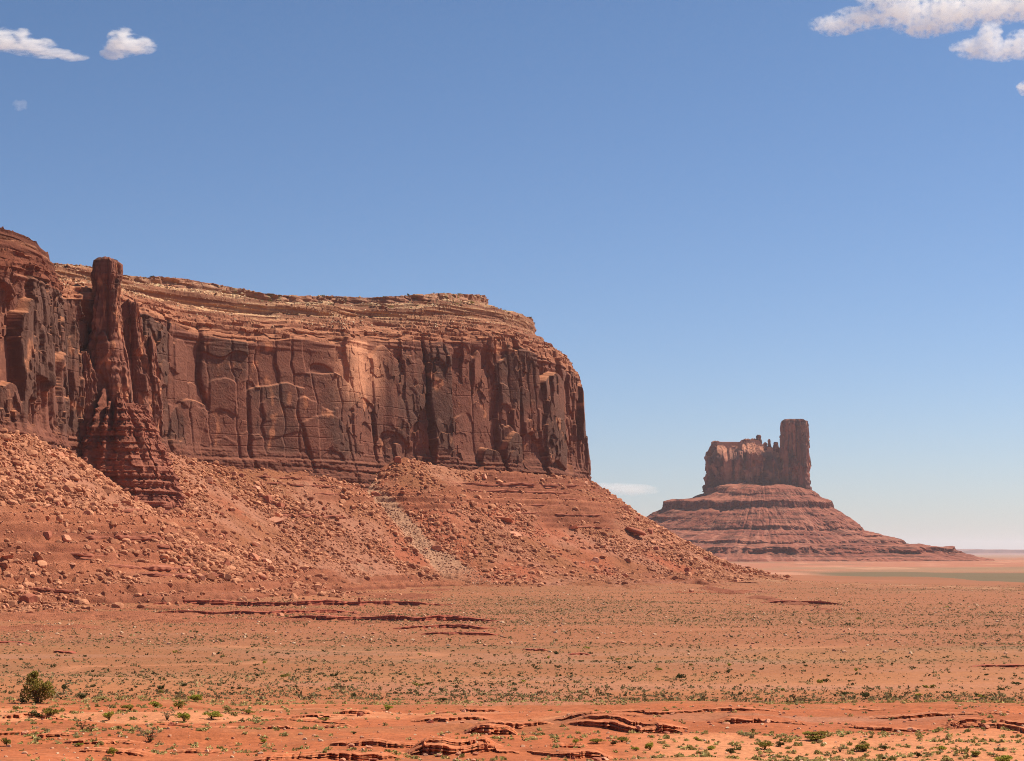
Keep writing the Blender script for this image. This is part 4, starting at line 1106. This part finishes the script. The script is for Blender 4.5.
# px, py of foot, width px, height px, shape, tone, label
SHRUBS = [
 (37,703,30,27,'big','olive','tallest olive green bush with several heads on the left rim of the plain'),
 (22,703,12,5,0,'straw','low yellowish clump touching the tallest bush on its left side'),
 (64,691,7,8,1,'dark','small dark round shrub just right of the tallest bush'),
 (81,699,10,6,2,'dark','low dull shrub on the plain edge between tallest bush and yellow clump'),
 (103,700,16,5,3,'straw','wide low yellow-olive clump on the plain edge at left'),
 (36,717,13,7,0,'dark','dark half of the shrub pair below the tallest bush'),(49,717,16,11,4,'olive','taller olive half of the shrub pair below the tallest bush'),
 (109,720,13,10,2,'lime','bright green rounded shrub on bare sand at left'),
 (82,731,9,11,'twiggy','dark','dark twiggy shrub leaning beside its twin on the red bench'),(91,732,7,8,'twiggy','dark','smaller right twin of the dark twiggy pair on the red bench'),
 (7,746,9,10,1,'olive','small pointed shrub at the left picture edge near the bottom'),(79,746,7,4,3,'lime','tiny round green cushion plant on the bottom left bench'),
 (113,756,9,10,4,'lime','upright green shrub standing in front of the bottom left ledge'),(150,742,21,14,'twiggy','grey','wide sparse grey-green twiggy shrub above the bottom left ledge'),
 (130,710,15,7,3,'olive','low olive shrub, first of the row on the orange sand bank'),(156,708,14,8,0,'lime','yellow-green shrub, second of the row on the orange sand bank'),
 (178,709,11,10,1,'olive','pointed olive shrub, third of the row on the orange sand bank'),(196,702,19,9,2,'lime','broad bright green shrub on top of the orange sand bank'),
 (212,719,17,9,4,'lime','bright green spreading shrub at the right end of the sand bank'),(184,722,14,12,3,'lime','green shrub with a grey companion in front of the sand bank'),
 (167,720,12,10,'twiggy','grey','greyish shrub left of the green one in front of the sand bank'),(228,712,10,8,0,'straw','pale straw-coloured shrub right of the sand bank'),
 (249,714,12,5,1,'olive','low olive shrub left of the bare red slope'),(388,710,12,6,2,'lime','single bright green shrub on the rim left of the hollow hump'),
 (443,701,9,4,3,'dark','small dull shrub left of the hollow hump'),(326,721,6,4,0,'lime','tiny green shrub on the bare red slope left of centre'),
 (264,743,7,5,1,'lime','tiny bright shrub near the bottom left of the red slope'),(354,734,6,3,2,'dark','tiny dark shrub above the bottom ledge with a gap'),
 (597,743,15,6,3,'olive','dark olive mat shrub at the left end of the sand strip'),(576,744,7,5,4,'lime','small lime shrub left of the dark mat at the sand strip'),
 (622,742,13,6,1,'olive','olive shrub second from the left end of the sand strip'),(613,745,8,5,0,'dark','dark little shrub squeezed between two olive ones on the sand strip'),
 (650,750,10,9,2,'lime','yellow-green shrub in the left part of the sand strip'),(636,751,8,5,3,'lime','low lime tuft beside the yellow-green shrub on the sand strip'),
 (697,741,7,5,0,'lime','small lime shrub at the back of the sand strip under the long ledge'),(711,750,9,5,1,'lime','lime shrub in the middle of the sand strip'),
 (731,754,9,7,4,'dark','dark shrub in the middle of the sand strip'),(765,749,14,10,3,'olive','big olive shrub right of the middle of the sand strip'),
 (818,741,28,11,0,'olive','largest olive shrub of the sand strip, under the cave ledge'),(781,747,8,7,1,'dark','dark shrub left of the largest olive shrub on the sand strip'),
 (864,751,17,9,2,'olive','olive-grey shrub with pale twigs right of the largest olive shrub'),(840,752,10,7,'twiggy','grey','pale grey twiggy shrub between two olive ones on the sand strip'),
 (885,750,10,6,3,'dark','small dark shrub on the right part of the sand strip'),(940,751,11,6,4,'lime','bright lime shrub on the right part of the sand strip'),
 (918,757,9,6,0,'dark','dark shrub near the bottom edge at right'),(1005,763,20,10,1,'lime','wide green shrub cut by the bottom right corner'),
 (975,756,12,6,2,'olive','low olive shrub between the lime one and the bottom right corner')]
loc = hit([(s[0], s[1]) for s in SHRUBS], 92, 1200)
for s, l in zip(SHRUBS, loc):
    k = l[1] / F
    put_shrub(l, s[2] * k * 1.12, s[3] * k * 1.2, s[4], s[5], s[6], 'shrubs of the foreground')

DOTS = [(160,690,7,7),(161,694,6,5),(182,687,8,5),(53,668,5,5),(175,653,4,4),(219,655,4,4),(224,657,5,3),(196,633,4,4),(352,697,7,5),(265,664,5,4),(259,677,6,5),(283,678,8,6),(333,676,8,4),(296,688,5,3),
 (330,690,5,4),(310,689,4,3),(417,686,11,4),(427,685,6,3),(558,655,7,6),(588,649,5,4),(632,669,8,4),(658,671,8,4),(680,679,9,8),(580,662,7,3),(728,666,5,4),(729,673,6,4),(690,666,4,4),(694,619,4,3),(632,611,4,3),(549,659,4,4),
 (867,698,10,9),(819,684,7,7),(827,682,6,5),(847,695,12,4),(917,696,8,4),(949,694,6,5),(929,688,11,5),(1000,691,7,4),(1017,685,10,5),(983,698,5,5),(849,625,5,3),(858,620,5,3),(988,627,5,3),(914,669,4,4),(855,671,4,4),(805,667,6,3),(781,691,6,4),
 (1015,677,4,4),(870,660,3,3),(947,608,4,2),(575,630,3,2),(617,660,5,3),(535,668,4,3),(480,660,4,3),(525,682,6,3),(610,695,6,3),(760,700,6,3),(700,701,6,3),(370,660,4,3),(420,655,3,3),(92,672,4,3),(120,678,4,3),(20,660,4,3),(300,640,3,2),(450,640,3,2),(240,690,6,4)]
rng = np.random.default_rng(5)
for _ in range(110):
    py = 606 + 90 * rng.uniform() ** 1.1; DOTS.append((rng.uniform(0, 1024), py, (py - 585) / 28 + rng.uniform(.5, 2), (py - 585) / 40 + rng.uniform(.5, 1.2)))
loc = hit([(d[0], d[1]) for d in DOTS], 170, 1400)
for i, (d, l) in enumerate(zip(DOTS, loc)):
    k = l[1] / F; px = d[0]
    lab = ('small dark shrub on the plain at left, in front of the red ledges' if px < 300 else 'small dark shrub on the middle of the plain below the mesa slope' if px < 700 else 'small dark shrub on the right plain in front of the far butte')
    put_shrub(l, d[2] * k, d[3] * k * 1.25, 'dot%d' % (i % 4), ('dark', 'olive', 'dark', 'dark', 'lime')[i % 5] if i < 64 else 'dark', lab, 'shrubs dotted over the ' + ('left' if px < 300 else 'middle' if px < 700 else 'right') + ' plain', False)

# shrubs on the mesa cap
rng = np.random.default_rng(15)
nr, ncol = capP.shape[:2]
for i in range(64):
    r = int(rng.integers(int(nr * .45), nr - 4)) if i % 3 else nr - 4
    c = int(rng.integers(int(ncol * .1), int(ncol * .8)))
    p = capP[r, c]; w = rng.uniform(1.6, 3.4)
    put_shrub((p[0], p[1], p[2] - .15), w, w * .75, 'dot%d' % (i % 4), 'olive' if i % 2 else 'dark', 'tiny green shrub growing on the pale sloping cap of the mesa', 'shrubs on the mesa cap', False)

def sage_field():
    rng = np.random.default_rng(88)
    def clumps(n, y0, y1, size, leaves, dens, pxr=(-90, 1120)):
        u = rng.uniform(0, 1, n); Y = 1 / (1 / y0 + u * (1 / y1 - 1 / y0)) if y1 / y0 > 1.8 else rng.uniform(y0, y1, n)
        px = rng.uniform(*pxr, n); X = (px - 512) / F * Y
        tc = talus_cone(X, Y); g = ground_z(X, Y)
        ok = (rng.uniform(0, 1, n) < dens(X, Y) * (1 - .8 * wash(X, Y) * (Y > 215))) & (tc < g + 4)
        X, Y, g = X[ok], Y[ok], g[ok]; m = len(X)
        s = size * np.clip(rng.lognormal(-.12, .45, m), .4, np.where(Y < 200, 1.5, 2.6))
        d = rng.normal(size=(m, leaves, 3)); d /= np.linalg.norm(d, axis=2, keepdims=True)
        p = d * rng.uniform(.3, 1, (m, leaves, 1)) * s[:, None, None] * np.array([1, 1, .75]); p[..., 2] = np.abs(p[..., 2])
        p += np.stack([X, Y, g], 1)[:, None]
        a = rng.normal(size=(m, leaves, 3)); a /= np.linalg.norm(a, axis=2, keepdims=True); b = np.cross(a, rng.normal(size=(m, leaves, 3))); b /= np.linalg.norm(b, axis=2, keepdims=True) + 1e-9
        L = s[:, None, None] * .42
        V = np.stack([p - a * L, p + b * L * .6, p + a * L, p - b * L * .6], 2)
        t = rng.uniform(0, 1, m); col = mix((0.13, 0.100, 0.042), (0.28, 0.215, 0.105), t)
        nr_ = (Y < 200)[:, None]; col = np.where(nr_, mix((0.24, 0.20, 0.06), (0.52, 0.43, 0.18), t), col)
        y = rng.uniform(0, 1, m) < .12; col = np.where(y[:, None], np.array((0.33, 0.26, 0.12)), col)
        return V.reshape(-1, 3), np.repeat(col, leaves * 4, axis=0)
    parts = [
        clumps(140000, 190, 1450, .27, 6, lambda x, y: (.26 + .74 * veg_mask(x, y)) * (.13 + .87 * ss(240, 600, y))),
        clumps(70000, 400, 1500, .40, 5, lambda x, y: (.30 + .70 * veg_mask(x, y)) * ss(400, 850, y)),
        clumps(5200, 98, 200, .20, 14, lambda x, y: .05 + .75 * ss(.0, .5, fbm(x / 10., y / 8., 851, 3)) + .25 * ss(150, 185, y)),
        clumps(2400, 128, 178, .24, 20, lambda x, y: .55 * (512 + F * x / y < 330 + 60 * n2(x / 9., y / 6., 852)) * ss(-.3, .2, fbm(x / 7., y / 6., 853, 3))),
        clumps(2600, 98, 134, .20, 22, lambda x, y: .6 * ss(610, 680, 512 + F * x / y))]
    V = np.concatenate([p[0] for p in parts]); col = np.concatenate([p[1] for p in parts])
    o = link('sagebrush', raw_mesh('sagebrush', V, np.arange(len(V)).reshape(-1, 4), col), M_sage)
    tag(o, None, None, None, 'stuff')
sage_field()

# ------------------------------------------------------------------ clouds: real vapour far away
def cloud(lobes, Y, seed, label, dens=.012, thr=.30, nscale=1.0, stretch=1.0):
    """lobes: (px, py, half width, half height) as seen from here, at distance Y"""
    sc = Y / F; cen = [np.array([float(v) for v in wpos(l[0], l[1], Y)]) for l in lobes]
    org = sum(cen) / len(cen)
    V = []; Fc = []; m = bpy.data.materials.new('cloud_vapour'); m.use_nodes = True
    nt = m.node_tree; N = nt.nodes; K = nt.links
    for x in list(N): N.remove(x)
    out = N.new('ShaderNodeOutputMaterial'); vol = N.new('ShaderNodeVolumePrincipled'); tc = N.new('ShaderNodeTexCoord')
    vol.inputs['Color'].default_value = (.995, .99, .99, 1); vol.inputs['Anisotropy'].default_value = 0.0
    K.new(vol.outputs[0], out.inputs['Volume'])
    prev = None
    def math_(op, a, b=None, c=None):
        n = N.new('ShaderNodeMath'); n.operation = op
        for k, v in enumerate((a, b, c)):
            if v is None: continue
            if isinstance(v, (int, float)): n.inputs[k].default_value = v
            else: K.new(v, n.inputs[k])
        return n.outputs[0]
    for l, c in zip(lobes, cen):
        r = np.array([l[2] * sc, max(l[3], l[2] * .45) * sc, l[3] * sc]); d = c - org
        a = N.new('ShaderNodeVectorMath'); a.operation = 'SUBTRACT'; a.inputs[1].default_value = tuple(d); K.new(tc.outputs['Object'], a.inputs[0])
        b = N.new('ShaderNodeVectorMath'); b.operation = 'DIVIDE'; b.inputs[1].default_value = tuple(r); K.new(a.outputs[0], b.inputs[0])
        e = N.new('ShaderNodeVectorMath'); e.operation = 'LENGTH'; K.new(b.outputs[0], e.inputs[0])
        v = math_('SUBTRACT', 1.0, e.outputs['Value'])
        prev = v if prev is None else math_('SMOOTH_MAX', prev, v, .25)
        b0 = len(V); V += list(ICO3 * r * 1.02 + d); Fc += list(ICO3F + b0)
    mp = N.new('ShaderNodeMapping'); mp.inputs['Scale'].default_value = (1 / stretch, 1, 1.25); mp.inputs['Location'].default_value = (seed * 37.1, seed * 11.3, seed * 5.7)
    mp.inputs['Rotation'].default_value = (0, R(18 if stretch > 1 else 0), 0)
    K.new(tc.outputs['Object'], mp.inputs['Vector'])
    no = N.new('ShaderNodeTexNoise'); no.inputs['Scale'].default_value = nscale / (7.5 * sc); no.inputs['Detail'].default_value = 7; no.inputs['Roughness'].default_value = .62
    K.new(mp.outputs[0], no.inputs['Vector'])
    q = math_('MULTIPLY_ADD', no.outputs['Fac'], 5.0, -2.5)
    q = math_('ADD', math_('MULTIPLY', prev, 1.25), q); q = math_('SUBTRACT', q, thr)
    q = math_('MULTIPLY', q, 1.6); q.node.use_clamp = True
    edge = math_('MULTIPLY', prev, 8.0); edge.node.use_clamp = True
    q = math_('MULTIPLY', math_('MULTIPLY', q, edge), dens)
    K.new(q, vol.inputs['Density'])
    o = link('cloud', raw_mesh('cloud', np.array(V), np.array(Fc)), m); o.location = tuple(org)
    rm = o.modifiers.new('union', 'REMESH'); rm.mode = 'VOXEL'; rm.voxel_size = 1.3 * sc
    tag(o, label, 'cloud', 'white clouds in the blue sky')
cloud([(862,18,34,14),(836,25,30,13),(905,10,46,22),(950,10,46,24),(990,6,46,22),(1035,2,50,24),(925,26,34,14),(890,-6,40,18)], 26000, 1, 'largest white cloud bank along the top right edge', .0044, .10)
cloud([(974,48,22,14),(990,38,15,19),(1002,50,34,13),(1026,44,26,17),(1050,46,30,16),(955,48,7,6)], 25000, 2, 'smaller white cloud below the big bank at the right edge', .0044, .06)
cloud([(130,46,30,12),(122,41,17,16),(114,53,16,8)], 24000, 3, 'compact white triangular cloud at the upper left', .006, .10, 1.0, 1.8)
cloud([(6,40,32,14),(30,46,30,11),(22,38,12,12),(48,53,28,6),(70,57,22,4.5),(-20,40,30,12)], 24000, 4, 'streaky white cloud cut by the upper left picture edge', .006, .14, 1.0, 2.2)
cloud([(1026,88,11,9),(1036,86,12,10)], 25000, 5, 'tiny white cloud scrap on the right edge of the sky', .008, .1)
cloud([(628,490,34,7),(612,486,24,5)], 42000, 6, 'faint low wisp of cloud in the gap between mesa and butte', .0013, .1, .6, 3.0)
cloud([(20,105,9,7)], 25000, 7, 'faint tiny puff of cloud high on the left', .0012, .1)

# ------------------------------------------------------------------ haze: one closed box of even, thin air
def build_haze():
    x0, x1, y0, y1, z0, z1 = -140000, 140000, -400, 61500, -60, 372
    V = np.array([(x0,y0,z0),(x1,y0,z0),(x1,y1,z0),(x0,y1,z0),(x0,y0,z1),(x1,y0,z1),(x1,y1,z1),(x0,y1,z1)], float)
    Fc = np.array([(0,3,2,1),(4,5,6,7),(0,1,5,4),(1,2,6,5),(2,3,7,6),(3,0,4,7)])
    m = bpy.data.materials.new('thin_air'); m.use_nodes = True
    nt = m.node_tree
    for x in list(nt.nodes): nt.nodes.remove(x)
    o = nt.nodes.new('ShaderNodeOutputMaterial'); v = nt.nodes.new('ShaderNodeVolumePrincipled')
    v.inputs['Color'].default_value = (.84, .86, .95, 1); v.inputs['Density'].default_value = 1.7e-5; v.inputs['Anisotropy'].default_value = 0.25
    nt.links.new(v.outputs[0], o.inputs['Volume'])
    tag(link('haze', raw_mesh('haze', V, Fc), m), None, None, kind='stuff')
build_haze()
